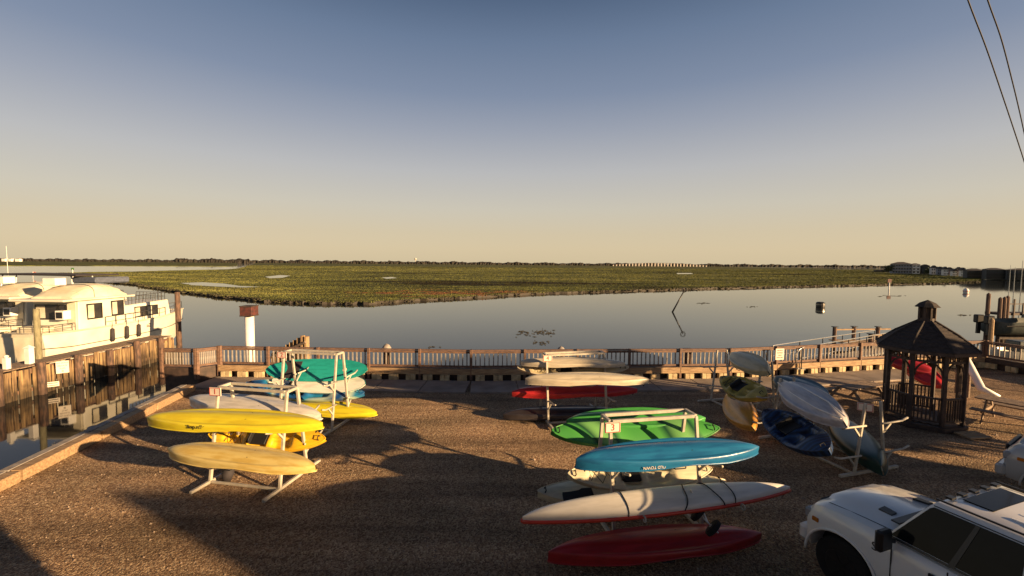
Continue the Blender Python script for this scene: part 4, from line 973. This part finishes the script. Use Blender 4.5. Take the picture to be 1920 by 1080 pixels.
for k in range(8):
    a, b = V8[k]*RG, V8[(k+1) % 8]*RG; d = (b - a).normalized(); L = (b - a).length; mid = (a + b)/2
    entry = (mid.x > .5 and mid.y > -.2 and mid.x > mid.y)   # way in on the far right
    a2, b2 = a + d*.06, b - d*.06
    for z, w in ((EH - .06, .10), (EH - .30, .06)): MB().beam(a2 + Vector((0, 0, z)), b2 + Vector((0, 0, z)), .05, w).build('header', M['wood_dark'], gz)
    sp = MB()
    for j in range(1, 9): q = a.lerp(b, j/9); sp.box((q.x, q.y, EH - .18), (.025, .025, .17))
    sp.build('spindle_band', M['wood_dark'], gz, kind='stuff')
    for (p_, s_) in ((a, 1), (b, -1)):
        MB().tube([p_ + d*s_*(.05 + .30*(1 - math.cos(t_))) + Vector((0, 0, EH - .33 - .42*(1 - math.sin(t_)))) for t_ in np.linspace(0, math.pi/2, 6)], .028, 5).build('arch_brace', M['wood_dark'], gz)
    if not entry:
        for z in (.30, 1.0): MB().beam(a2 + Vector((0, 0, z)), b2 + Vector((0, 0, z)), .07, .05).build('guard_rail', M['wood_dark'], gz)
        for j in range(1, 8): q = a.lerp(b, j/8); o = link('baluster', gb, gz, (q.x, q.y, .65)); o.rotation_euler.z = math.atan2(d.y, d.x)
RR = 1.26; AP = 3.27; nC = 9
for k in range(8):
    v0, v1 = V8[k], V8[(k+1) % 8]; f_ = MB()
    for c in range(nC):
        t0, t1 = c/nC, (c + 1)/nC
        prof = lambda t: (RR*(1 - t) + .16*t, EH + .02 + (AP - EH)*t**.86)
        r0, z0_ = prof(t0); r1, z1_ = prof(min(1, t1 + .02)); th = .028
        A, B_, C_, D_ = v0*r0, v1*r0, v1*r1, v0*r1
        f_.add([(A.x, A.y, z0_), (B_.x, B_.y, z0_), (C_.x, C_.y, z1_), (D_.x, D_.y, z1_), (A.x, A.y, z0_ + th), (B_.x, B_.y, z0_ + th), (C_.x, C_.y, z1_ + .006), (D_.x, D_.y, z1_ + .006)],
               [(0, 1, 5, 4), (1, 2, 6, 5), (3, 0, 4, 7), (4, 5, 6, 7), (3, 2, 1, 0)])
    f_.build('roof_panel', M['shingle'], gz)
    f2 = MB().tube([v0*RR + Vector((0, 0, EH + .04)), v0*.75 + Vector((0, 0, EH + .02 + (AP - EH)*((RR-.75)/(RR-.16))**.86 + .03)), v0*.17 + Vector((0, 0, AP + .03))], .035, 5); f2.build('ridge_cap', M['shingle'], gz)
    MB().beam(v0*(RR - .02) + Vector((0, 0, EH - .02)), v1*(RR - .02) + Vector((0, 0, EH - .02)), .03, .10).build('fascia', M['wood_dark'], gz)
cu = MB()
for k in range(8):
    MB().box((V8[k].x*.19, V8[k].y*.19, AP + .22), (.05, .05, .50), rz=math.atan2(V8[k].y, V8[k].x)).build('cupola_post', M['wood_dark'], gz)
MB().prism([(v*.21)[:2] for v in V8], AP - .03, AP + .10).build('cupola_base', M['wood_dark'], gz)
MB().prism([(v*.15)[:2] for v in V8[2:7]], AP + .10, AP + .46).build('cupola_panel', M['wood_dark'], gz)
cr = MB(); cr.add([tuple(v*.32 + Vector((0, 0, AP + .45))) for v in V8] + [tuple(v*.20 + Vector((0, 0, AP + .58))) for v in V8] + [(0, 0, AP + .68)],
    [tuple(range(7, -1, -1))] + [(i, (i+1) % 8, 8 + (i+1) % 8, 8 + i) for i in range(8)] + [(8 + i, 8 + (i+1) % 8, 16) for i in range(8)])
cr.build('cupola_roof', M['shingle'], gz)
sc_ = GC + Vector((.35, -RG - .45, 0))
stp = thing('wooden_step', 'loose boards forming a step at the front of the gazebo', 'step', sc_, R(8))
for k in range(3): MB().box((0, -.02 + k*.15, .06 + .01*k), (.75, .13, .04)).build('board', M['wood_gold'], stp)
for s in (-.3, .3): MB().box((s, .13, .02), (.06, .45, .04)).build('bearer', M['wood_old'], stp)

# ------------------------------------------------------------------ picnic tables, red kayaks, slide beyond the gazebo
def picnic(loc, rz, label, m='wood_old'):
    t = thing('picnic_table', label, 'picnic table', loc, R(rz), 'picnic tables')
    for k in range(5): MB().box((0, -.30 + k*.15, .74), (1.8, .14, .04)).build('top_board', M[m], t, bevel=.004)
    for s in (-1, 1):
        for k in range(2): MB().box((0, s*(.62 + k*.15), .44), (1.8, .14, .04)).build('seat_board', M[m], t, bevel=.004)
    for x in (-.65, .65):
        MB().beam((x, -.70, 0), (x, -.22, .70), .04, .09).build('leg', M[m], t); MB().beam((x, .70, 0), (x, .22, .70), .04, .09).build('leg', M[m], t)
        MB().box((x, 0, .40), (.045, 1.45, .09)).build('cross_beam', M[m], t)
    return t
picnic(G(1608, 760), 20, 'weathered picnic table left of the gazebo')
picnic(G(1908, 800), -60, 'reddish picnic table right of the gazebo by the parked vehicle')
a, b = W(1660, 672, 17.5), W(1752, 700, 16.4); kayak(a, b, 150, .74, .34, dred, dred, 'dark red kayak seen through the left side of the gazebo')
a, b = W(1700, 685, 17.2), W(1768, 725, 15.9); kayak(a, b, 150, .74, .34, red, red, 'red kayak seen through the middle of the gazebo')
sl_ = thing('white_chute', 'long white trough sloping down to the ground right of the gazebo', 'chute', (0, 0, 0))
A, B_ = W(1802, 672, 16.6), W(1848, 728, 15.4)
B_.z = .28; A = Vector((A.x, A.y, 1.75))
MB().tube([A, A.lerp(B_, .4), A.lerp(B_, .85), B_ + Vector((.3, -.2, .02))], [.10, .12, .13, .08], 8).build('trough', M['paint_white'], sl_, smooth=True)
MB().beam(A + Vector((0, .1, -.1)), Vector((A.x, A.y + .1, 0)), .07, .07).build('stand', M['wood_old'], sl_)
MB().beam(A.lerp(B_, .5) + Vector((0, .1, -.1)), Vector((A.lerp(B_, .5).x, A.lerp(B_, .5).y + .1, 0)), .06, .06).build('stand', M['wood_old'], sl_)

# ------------------------------------------------------------------ gangway and floating dock
gw = thing('gangway', 'aluminium gangway with handrails leading over the fence to a floating dock', 'gangway', (0, 0, 0))
ga0, ga1 = W(1448, 668, 19.6), W(1640, 622, 28.5)
for s in (0, 1.15):
    off = Vector((s*.95, -s*.35, 0)); P0 = ga0 + off; P1 = ga1 + off
    P0.z = 1.15; P1.z = .35
    MB().tube([P0 + Vector((-.25, 0, -.55)), P0 + Vector((-.3, 0, -.2)), P0 + Vector((-.12, 0, .05)), P0 + Vector((.2, .2, .12)), P1 + Vector((0, 0, .35))], .028, 8).build('handrail', M['alu'], gw, smooth=True)
    MB().tube([P0 + Vector((0, 0, -.35)), P1 + Vector((0, 0, -.15))], .022, 8).build('mid_rail', M['alu'], gw)
    for k in range(6):
        q = P0.lerp(P1, k/5); h = .12*(1 - k/5) + .35*k/5
        MB().tube([q + Vector((0, 0, -.95)), q + Vector((0, 0, h))], .022, 6).build('stanchion', M['trim'], gw)
    MB().beam(P0 + Vector((0, 0, -.85)), P1 + Vector((0, 0, -.95)), .06, .14).build('side_beam', M['alu'], gw)
P0 = ga0 + Vector((.5, -.2, 0)); P1 = ga1 + Vector((.5, -.2, 0)); P0.z, P1.z = .35, -.55
MB().beam(P0, P1, 1.0, .05).build('walkway', M['wood_grey'], gw)
fd = thing('floating_dock', 'wooden landing with rails at the far end of the gangway', 'dock', W(1665, 640, 30) * Vector((1, 1, 0)))
for k in range(14): MB().box((-.5, -1.6 + k*.26, -.55), (4.6, .24, .06)).build('deck_board', M['wood_gold'], fd)
for (x, yy) in ((-2.6, -1.6), (-2.6, 1.6), (-1.0, 1.8), (.8, 1.8), (-1.2, -1.7)):
    MB().tube([(x, yy, -3), (x, yy, .45)], .13, 8).build('pile', M['pile'], fd)
    MB().box((x, yy, .48), (.32, .32, .05)).build('pile_cap', M['trim'], fd)
MB().beam((-2.6, 1.7, .25), (1.8, 1.9, .30), .12, .09).build('rail', M['wood_gold'], fd)
MB().beam((-2.6, -1.7, .42), (1.8, -1.6, .45), .12, .09).build('rail', M['wood_gold'], fd)
for k in range(16): MB().box((-2.4 + k*.27, -1.65, -.05), (.06, .05, .90)).build('baluster', M['wood_grey'], fd)

# ------------------------------------------------------------------ marina on the right
mr = thing('motor_boat', 'dark hulled outboard boat on a lift beyond the fence at the right edge', 'boat', (W(1858, 600, 31).x, 31, .25), R(-8))
rows = []
for i in range(13):
    s = i/12; w = 1.15*(1 - max(0, (s - .45)/.55)**2.2*.95)
    rows.append([(s*7, -w, .85 + .35*s), (s*7, -w*.97, .55 + .3*s), (s*7, -w*.8, .1 + .1*s), (s*7, 0, -.25 + .5*s**3), (s*7, w*.8, .1 + .1*s), (s*7, w*.97, .55 + .3*s), (s*7, w, .85 + .35*s)])
mb = MB(); mb.grid(rows); mb.f.append(tuple(range(7))); mb.build('hull', M['hull_dark'], mr, smooth=True)
MB().tube([(s*.7, -1.18*(1 - max(0, (s/10 - .45)/.55)**2.2*.95), .60 + .03*s) for s in range(11)], .035, 5).build('rub_rail', M['ink'], mr)
MB().box((3.6, 0, 1.35), (1.3, 1.2, .8)).build('console', M['hull_dark'], mr, bevel=.08)
for yy in (-.4, .4):
    e = MB().box((-.45, yy, .95), (.5, .38, .6)).build('outboard', M['trim'], mr, bevel=.06)
    MB().box((-.45, yy, .3), (.22, .14, .9)).build('outboard_leg', M['trim'], e)
MB().box((3, 0, -.35), (5, .3, .25)).build('lift_beam', M['wood_dark'], mr)
for k, (px, pt, yy) in enumerate([(1854, 552, 32), (1876, 560, 33.5), (1884, 559, 33.8), (1890, 557, 34), (1860, 600, 28.5)]):
    q = W(px, pt, yy)
    MB().tube([(0, 0, -2.5), (0, 0, q.z), (0, 0, q.z + .12)], [.14, .12, .03], 8).build('mooring_pile', M['pile'] if k < 4 else M['wood_gold'], loc=(q.x, q.y, 0), cat='mooring pile',
        label=['tall dark pile at the stern of the lifted boat', 'first of three close dark piles behind the lifted boat', 'middle of three close dark piles behind the lifted boat', 'last of three close dark piles behind the lifted boat', 'short golden pile below the outboards'][k])
for k, (px, py, yy, L_) in enumerate([(1905, 613, 27, 3.6), (1930, 575, 42, 6)]):
    q = W(px, py, yy)
    t = thing('motor_boat', ['low white boat floating below the lifted boat', 'grey boat behind the dark piles'][k], 'boat', (q.x, q.y, WZ), R(-5))
    rows = []
    for i in range(9):
        s = i/8; w = .9*(1 - max(0, (s - .4)/.6)**2*.9)
        rows.append([(-s*L_ + L_/2, -w, .75), (-s*L_ + L_/2, -w*.8, .1), (-s*L_ + L_/2, 0, -.2), (-s*L_ + L_/2, w*.8, .1), (-s*L_ + L_/2, w, .75)])
    mb = MB(); mb.grid(rows); mb.f.append((0, 1, 2, 3, 4)); mb.build('hull', [M['gel'], M['hull_dark']][k], t, smooth=True)
    MB().box((.3, 0, 1.0), (.9, .9, .7)).build('console', M['hull_dark'], t, bevel=.05)
dk2 = thing('dock', 'dark marina dock with many thin posts at the far right', 'dock', (W(1895, 575, 48).x, 48, 0))
MB().box((6, 0, -.2), (16, 1.6, .25)).build('deck', M['wood_dark'], dk2)
for k in range(16): MB().box((-1.6 + k, -.85, .1), (.12, .12, 2.4 + .5*math.sin(k*2.3))).build('post', M['wood_dark'], dk2)
MB().box((6, -.85, .95), (16, .06, .1)).build('rail', M['wood_dark'], dk2)
for k, (px, yy, h) in enumerate([(1902, 70, 5), (1915, 62, 6.0), (1893, 90, 5.5)]):
    MB().tube([(0, 0, -1), (0, 0, h)], [.07, .03], 6).build('mast', M['alu'], loc=((px-960)/F*yy, yy, 0), cat='mast', label=['thin mast over the marina dock', 'mast nearest the right edge over the marina', 'farthest thin mast in the marina'][k])

# ------------------------------------------------------------------ overhead wires
for k, (pp, lb) in enumerate(([[(1775, -120, 9), (1815, 0, 10.2), (1850, 92, 11.3), (1880, 180, 12.6), (1905, 255, 13.8), (1922, 308, 15), (1950, 400, 17), (1990, 500, 22)], 'left one of the two dark overhead wires'],
                              [[(1822, -100, 9.2), (1852, 0, 10.4), (1878, 75, 11.5), (1900, 160, 12.8), (1913, 215, 13.8), (1925, 270, 15), (1950, 380, 17), (1985, 490, 22)], 'right one of the two dark overhead wires, slightly kinked'])):
    P = [W(*q) for q in pp]; fine = []
    for i in range(len(P) - 1):
        p0_, p1_, p2_, p3_ = P[max(0, i-1)], P[i], P[i+1], P[min(len(P)-1, i+2)]
        for j in range(8):
            s = j/8; fine.append(.5*((2*p1_) + (p2_ - p0_)*s + (2*p0_ - 5*p1_ + 4*p2_ - p3_)*s*s + (3*p1_ - p0_ - 3*p2_ + p3_)*s**3))
    MB().tube(fine, .015, 6).build('overhead_wire', M['black'], smooth=True, label=lb, cat='wire')

# ------------------------------------------------------------------ pickup truck
def truck(loc, heading, label, paint, sx=1.0, group=None):
    """local +x is forward, y left, origin on the ground below the front axle"""
    t = thing('pickup_truck', label, 'pickup truck', loc, heading, group)
    HW = .99
    # lower body stations (x, z_top, half width, crown)
    stn = [(.92, .98, .82), (.86, 1.06, .93), (.72, 1.15, .97), (.45, 1.20, .99), (0, 1.23, 1.0), (-.6, 1.25, .99), (-.95, 1.26, .98), (-1.05, 1.22, .98), (-2.9, 1.20, .98), (-3.0, 1.24, .99), (-4.7, 1.26, .99), (-4.75, 1.2, .97)]
    rows = []
    for (x, zt, hw) in stn:
        hood = x > -1.0
        row = [(x*sx, -hw*.94, .42), (x*sx, -hw*1.0, .55), (x*sx, -hw*1.015, .85), (x*sx, -hw*.99, zt - .14), (x*sx, -hw*.93, zt - .03), (x*sx, -hw*.80, zt + (.015 if hood else 0)),
               (x*sx, -hw*.60, zt + (.02 if hood else 0)), (x*sx, -hw*.52, zt + (.07 if hood and x < .8 else 0)), (x*sx, 0, zt + (.085 if hood and x < .8 else 0))]
        row += [(a, -b, c) for (a, b, c) in reversed(row[:-1])]
        rows.append(row)
    mb = MB(); mb.grid(rows); n = 17
    mb.f.append(tuple(range(n))); mb.f.append(tuple((len(stn)-1)*n + k for k in range(n-1, -1, -1)))
    # closed underside
    for i in range(len(stn) - 1): mb.f.append((i*n, i*n + n - 1, (i+1)*n + n - 1, (i+1)*n))
    me = mb.mesh('body', paint); body = link('body', me, t)
    cutter = MB()
    for x in (0, -3.75):
        for s in (-1, 1): cutter.tube([(x*sx, s*.62, .40), (x*sx, s*1.4, .40)], .50, 28)
    co = link('tmp_cut', cutter.mesh('tmp_cut', M['trim'])); 
    co.parent = t
    bo = body.modifiers.new('b', 'BOOLEAN'); bo.object = co; bo.operation = 'DIFFERENCE'; bo.solver = 'EXACT'
    bv = body.modifiers.new('v', 'BEVEL'); bv.width = .02; bv.segments = 2; bv.limit_method = 'ANGLE'; bv.angle_limit = R(35)
    bpy.context.view_layer.update()
    nme = bpy.data.meshes.new_from_object(body.evaluated_get(bpy.context.evaluated_depsgraph_get())); body.modifiers.clear(); body.data = nme; autosmooth(nme, 32)
    bpy.data.objects.remove(co)
    # arch liners
    for x in (0, -3.75):
        for s in (-1, 1):
            MB().tube([(x*sx, s*.60, .40), (x*sx, s*.64, .40)], .50, 28).build('wheel_well', M['tyre'], t)
            lip = [(x*sx + .515*math.cos(a), s*1.003, .40 + .515*math.sin(a)) for a in np.linspace(-.05, math.pi + .05, 18)]
            MB().tube(lip, .022, 6).build('arch_lip', paint, t, smooth=True)
            w = MB().tube([(x*sx, s*.70, .40), (x*sx, s*.73, .40), (x*sx, s*.93, .40), (x*sx, s*.96, .40)], [.36, .40, .40, .36], 30).build('wheel', M['tyre'], t, smooth=False)
            MB().tube([(x*sx, s*.93, .40), (x*sx, s*.965, .40)], [.25, .23], 24).build('rim', M['trim'], w)
            for a in range(6):
                an = a*math.pi/3; MB().beam((x*sx, s*.968, .40), (x*sx + .22*math.cos(an), s*.968, .40 + .22*math.sin(an)), .012, .05).build('spoke', M['trim'], w)
    # cab greenhouse
    bz, tz = 1.25, 1.90
    xb0, xb1, xt0, xt1 = -.88*sx, -3.0*sx, -1.50*sx, -2.92*sx; bw, tw = .93, .74
    Bc = {'fl': Vector((xb0, bw, bz)), 'fr': Vector((xb0, -bw, bz)), 'rl': Vector((xb1, bw, bz)), 'rr': Vector((xb1, -bw, bz))}
    Tc = {'fl': Vector((xt0, tw, tz)), 'fr': Vector((xt0, -tw, tz)), 'rl': Vector((xt1, tw, tz)), 'rr': Vector((xt1, -tw, tz))}
    rows = []
    lev = [0, .35, .7, .9, .97, 1.0]
    for f in lev:
        z = bz + (tz - bz)*f; g = f if f < .9 else .9 + (f - .9)*1.6
        c = [Bc[k].lerp(Tc[k], f) for k in ('fl', 'fr', 'rr', 'rl')]
        sh = 1 - max(0, f - .85)*.35
        cx = sum((q.x for q in c))/4
        rows.append([(cx + (q.x - cx)*(1 - max(0, f-.85)*.25), q.y*sh, z) for q in c])
    mb = MB(); 
    for i in range(len(rows) - 1):
        for k in range(4):
            o = len(mb.v); mb.add([rows[i][k], rows[i][(k+1) % 4], rows[i+1][(k+1) % 4], rows[i+1][k]], [(0, 1, 2, 3)])
    top = rows[-1]; nx, ny = 8, 8; tg = []
    for i in range(nx + 1):
        r_ = []
        for j in range(ny + 1):
            u, v = i/nx, j/ny
            a = Vector(top[0]).lerp(Vector(top[1]), v); b = Vector(top[3]).lerp(Vector(top[2]), v); q = a.lerp(b, u)
            q.z += .055*(1 - (2*v-1)**4)*(1 - abs(2*u-1)**5)
            r_.append(q)
        tg.append(r_)
    mb.grid(tg)
    me = bpy.data.meshes.new('cab'); me.from_pydata(mb.v, [], mb.f); bm = bmesh.new(); bm.from_mesh(me); bmesh.ops.remove_doubles(bm, verts=bm.verts[:], dist=.0005); bmesh.ops.recalc_face_normals(bm, faces=bm.faces[:]); bm.to_mesh(me); bm.free(); me.materials.append(paint); autosmooth(me, 38)
    cab = link('cab', me, t)
    def face(ids, uv, off, name, m, th=.012, parent=t):
        A, B, C, D = ids                         # bottom-left, bottom-right, top-right, top-left
        nrm = (B - A).cross(D - A).normalized()
        pts = [(A.lerp(B, u)).lerp(D.lerp(C, u), v) for u, v in uv]
        k = len(pts); vs = [q + nrm*off for q in pts] + [q + nrm*(off + th) for q in pts]
        return MB().add(vs, [tuple(range(k)), tuple(range(k, 2*k))] + [(i, (i+1) % k, k + (i+1) % k, k + i) for i in range(k)]).build(name, m, parent)
    def rnd(u0, v0, u1, v1, r=.06, ru=None):
        ru = ru or r; o = []
        for (cu_, cv, a0) in ((u1 - ru, v1 - r, 0), (u0 + ru, v1 - r, 90), (u0 + ru, v0 + r, 180), (u1 - ru, v0 + r, 270)):
            for a in (0, 30, 60, 90): o.append((cu_ + ru*math.cos(R(a0 + a)), cv + r*math.sin(R(a0 + a))))
        return o
    left = (Bc['rl'], Bc['fl'], Tc['fl'], Tc['rl'])     # seen from outside the left: A is towards +? keep normal outward
    if (left[1] - left[0]).cross(left[3] - left[0]).y < 0: left = (Bc['fl'], Bc['rl'], Tc['rl'], Tc['fl'])
    rig = tuple(Vector((q.x, -q.y, q.z)) for q in (left[1], left[0], left[3], left[2]))
    flip = left[0].x > left[1].x
    def U(u): return 1 - u if flip else u
    for S, sn in ((left, 1), (rig, -1)):
        g = (lambda u: U(u)) if sn == 1 else (lambda u: 1 - U(u))
        # rear door window then front door window (u from rear 0 to front 1)
        def quad(u0, u1, v0, v1, slant=0):
            pts = [(g(u0), v0), (g(u1 + slant), v0), (g(u1), v1 - .05), (g(u1 - .02), v1), (g(u0 + .02), v1), (g(u0), v1 - .05)]
            return pts
        gl = face(S, quad(.07, .965, .03, .90, .015), -.004, 'side_glass', M['glass'], .012)
        face(S, [(g(.47), .02), (g(.515), .02), (g(.515), .90), (g(.47), .90)], .004, 'pillar', M['trim'], .012)
        face(S, [(g(.06), -.02), (g(1.0), -.02), (g(1.0), .02), (g(.06), .02)], .004, 'belt_trim', M['trim'], .012)
        fr = [(g(.035), 0), (g(.05), .93), (g(.96), .93)]
        A_, B2, C2, D2 = S; q = [(A_.lerp(B2, u)).lerp(D2.lerp(C2, u), v) for u, v in fr]; nn = (B2 - A_).cross(D2 - A_).normalized()*.008
        MB().tube([p_ + nn for p_ in q], .007, 5).build('door_seam', M['trim'], t)
        # mirror
        mx = (-1.02*sx, sn*1.18, 1.28)
        mi = MB().box(mx, (.16*sx, .24, .30)).build('mirror', M['trim'], t, bevel=.03)
        MB().beam((-1.02*sx, sn*.95, 1.22), (-1.02*sx, sn*1.10, 1.26), .05, .05).build('mirror_arm', M['trim'], mi)
        for xx in (-1.02, -1.95, -2.85):
            MB().box((xx*sx, sn*.992, .88), (.012, .012, .62)).build('door_seam', M['trim'], t)
        for xx in (-1.78, -2.70):
            MB().box((xx*sx, sn*1.012, 1.05), (.20*sx, .03, .035)).build('door_handle', M['trim'], t)
        # head lamp
        MB().box((.84*sx, sn*.78, .93), (.16, .30, .17)).build('headlight', M['lamp_lens'], t, bevel=.03)
        MB().box((.60*sx, sn*.995, .93), (.16*sx, .03, .07)).build('side_marker', M['amber'], t, bevel=.01)
    text_part('S', .17, M['ink'], t, (-.72*sx, 1.012, 1.02), (R(90), 0, R(180)), 'badge')
    ws = (Bc['fr'], Bc['fl'], Tc['fl'], Tc['fr'])
    if (ws[1] - ws[0]).cross(ws[3] - ws[0]).x < 0: ws = (Bc['fl'], Bc['fr'], Tc['fr'], Tc['fl'])
    face(ws, rnd(.04, .02, .96, .86, .06), -.004, 'windshield', M['glass'], .012)
    for v in (.25, .72): face(ws, [(v - .20, .02), (v + .16, .03), (v + .16, .055), (v - .20, .045)], .012, 'wiper', M['trim'], .012)
    rw = tuple(Vector((-q.x + (xb1 + xb1), q.y, q.z)) for q in ()) 
    MB().box(((xb1 + xt1)/2 - .012, 0, 1.58), (.02, 1.2, .38)).build('rear_glass', M['glass'], t)
    # sunroof, ribs, clearance lights
    zr = tz + .045
    MB().box((-1.95*sx, 0, zr + .008), (.46*sx, .88, .016)).build('sunroof', M['glass'], t, bevel=.006)
    for yy in (-.42, -.21, 0, .21, .42): MB().box((-2.62*sx, yy, zr + .004), (.42*sx, .03, .018)).build('roof_rib', paint, t)
    for yy in (-.52, -.27, 0, .27, .52): MB().box((-1.60*sx, yy, zr + .005), (.07, .10, .03)).build('clearance_light', M['trim'], t)
    for s in (-1, 1): MB().beam((-1.5*sx, s*.70, tz + .035), (-2.9*sx, s*.70, tz + .035), .02, .02).build('roof_seam', M['trim'], t)
    # cowl, hood vents and seams
    MB().box((-.80*sx, 0, 1.345), (.16*sx, 1.35, .02)).build('cowl', M['trim'], t)
    for s in (-1, 1):
        MB().add([(-.30*sx, s*.34, 1.345), (-.58*sx, s*.38, 1.35), (-.58*sx, s*.50, 1.335), (-.30*sx, s*.48, 1.33), (-.30*sx, s*.34, 1.30), (-.58*sx, s*.38, 1.30), (-.58*sx, s*.50, 1.30), (-.30*sx, s*.48, 1.30)],
                 [(0, 1, 2, 3), (0, 1, 5, 4), (1, 2, 6, 5), (2, 3, 7, 6), (3, 0, 4, 7)]).build('hood_vent', M['trim'], t)
        MB().tube([(.84*sx, s*.74, 1.09), (.45*sx, s*.80, 1.215), (-.2*sx, s*.80, 1.25), (-.92*sx, s*.80, 1.275)], .007, 5).build('hood_seam', M['trim'], t)
    MB().box((.93*sx, 0, .92), (.06, 1.15, .34)).build('grille', M['trim'], t, bevel=.03)
    MB().box((.96*sx, 0, .58), (.16, 1.92, .26)).build('bumper', paint, t, bevel=.05)
    # bed
    MB().box((-3.88*sx, 0, 1.262), (1.5*sx, 1.6, .012)).build('bed_cover', M['trim'], t)
    for s in (-1, 1): MB().box((-4.76*sx, s*.88, .95), (.05, .16, .40)).build('tail_light', M['sign_red'], t)
    return t
TH = math.atan2(.83, -.50)   # forward direction of the parked truck
truck((5.98, 6.62, 0), 1.911, 'white pickup truck with a sunroof parked at the bottom right corner', M['carpaint'], .64)
truck((11.95, 8.9, 0), TH, 'pale grey vehicle cut off by the right edge beside the picnic table', M['carpaint_grey'], .85)

# ------------------------------------------------------------------ unseen buildings and trees added to cast shadows
SHL = 1/math.tan(SUN_EL)
def shade_house(poly, h, label, name='building', m='stucco'):
    t = thing(name, label, 'building', (poly[0][0], poly[0][1], 0)); ox, oy = poly[0]
    q = [(x - ox, y - oy) for x, y in poly]
    MB().prism(q, 0, h).build('wall', M[m], t)
    cx = sum(x for x, y in q)/len(q); cy = sum(y for x, y in q)/len(q)
    MB().prism([(cx + (x - cx)*.995, cy + (y - cy)*.995) for x, y in q], h, h + .12).build('roof', M['roof'], t)
    for i in range(len(q)):
        a, b = Vector((*q[i], 0)), Vector((*q[(i+1) % len(q)], 0)); L = (b - a).length; n = int(L/3.2); d = (b - a).normalized()
        for k in range(n):
            for z in np.arange(1.5, h - .8, 2.7):
                p_ = a.lerp(b, (k + .5)/n); MB().box((p_.x, p_.y, z), (1.1, .08, 1.2), rz=math.atan2(d.y, d.x)).build('window', M['pane'], t)
    return t
h1 = 9.2; tip = Vector((-8.5, 8.8, 0)); p_ = tip - SH*h1*SHL; q_ = p_ - SH*30  # invented building, its footprint worked back from the wanted shadow tip
shade_house([(p_.x, p_.y), (q_.x + .1, q_.y), (q_.x + 8, q_.y + 8), (p_.x + 17.5, p_.y + 2.4), (p_.x + 12.5, p_.y + .35)], h1, 'unseen flat roofed building added to shade the near gravel')
shade_house([(-14, -2.2), (-14, -13), (9.2, -13), (9.2, -2.2)], 5.8, 'unseen house under the camera, added to shade the left gravel')  # invented house, placed for the shadow edge at the lower left
def shade_tree(loc, zlo, zhi, rad, label, n=5200):  # invented tree, crown height range chosen for where its shade falls
    t = thing('tree', label, 'tree', loc)
    mb = MB(); mb.tube([(0, 0, 0), (.05, .03, zlo*.6), (0, .1, (zlo + zhi)/2)], [.16, .12, .05], 9)
    for k in range(6): a = k*1.05; mb.tube([(0, 0, zlo*.75), (math.cos(a)*rad*.6, math.sin(a)*rad*.6, zlo + (zhi - zlo)*.5)], [.06, .02], 6)
    mb.build('trunk', M['bark'], t, smooth=True)
    d = rng.normal(0, 1, (n, 3)); d /= np.linalg.norm(d, axis=1)[:, None]; d *= (rng.uniform(0, 1, n)**.45)[:, None]
    ang = np.arctan2(d[:, 1], d[:, 0]); d *= (1 + .13*np.sin(ang*3) + .10*np.sin(d[:, 2]*7 + ang*2))[:, None]
    P = np.stack([d[:, 0]*rad, d[:, 1]*rad, (zlo + zhi)/2 + d[:, 2]*(zhi - zlo)/2], 1)
    v = P[:, None, :] + rng.normal(0, .15, (n, 3, 3))
    me = bpy.data.meshes.new('crown'); me.from_pydata(v.reshape(-1, 3).tolist(), [], np.arange(n*3).reshape(-1, 3).tolist()); me.materials.append(M['leaf']); link('crown', me, t)
shade_tree((25.5, 5.1, 0), 2.9, 5.8, 1.7, 'unseen round tree added at the right to shade the gazebo ground')
shade_tree((25.2, 2.9, 0), 4.9, 7.2, 2.0, 'taller unseen round tree added beside the first for more shade')
print('objects', len(bpy.data.objects))
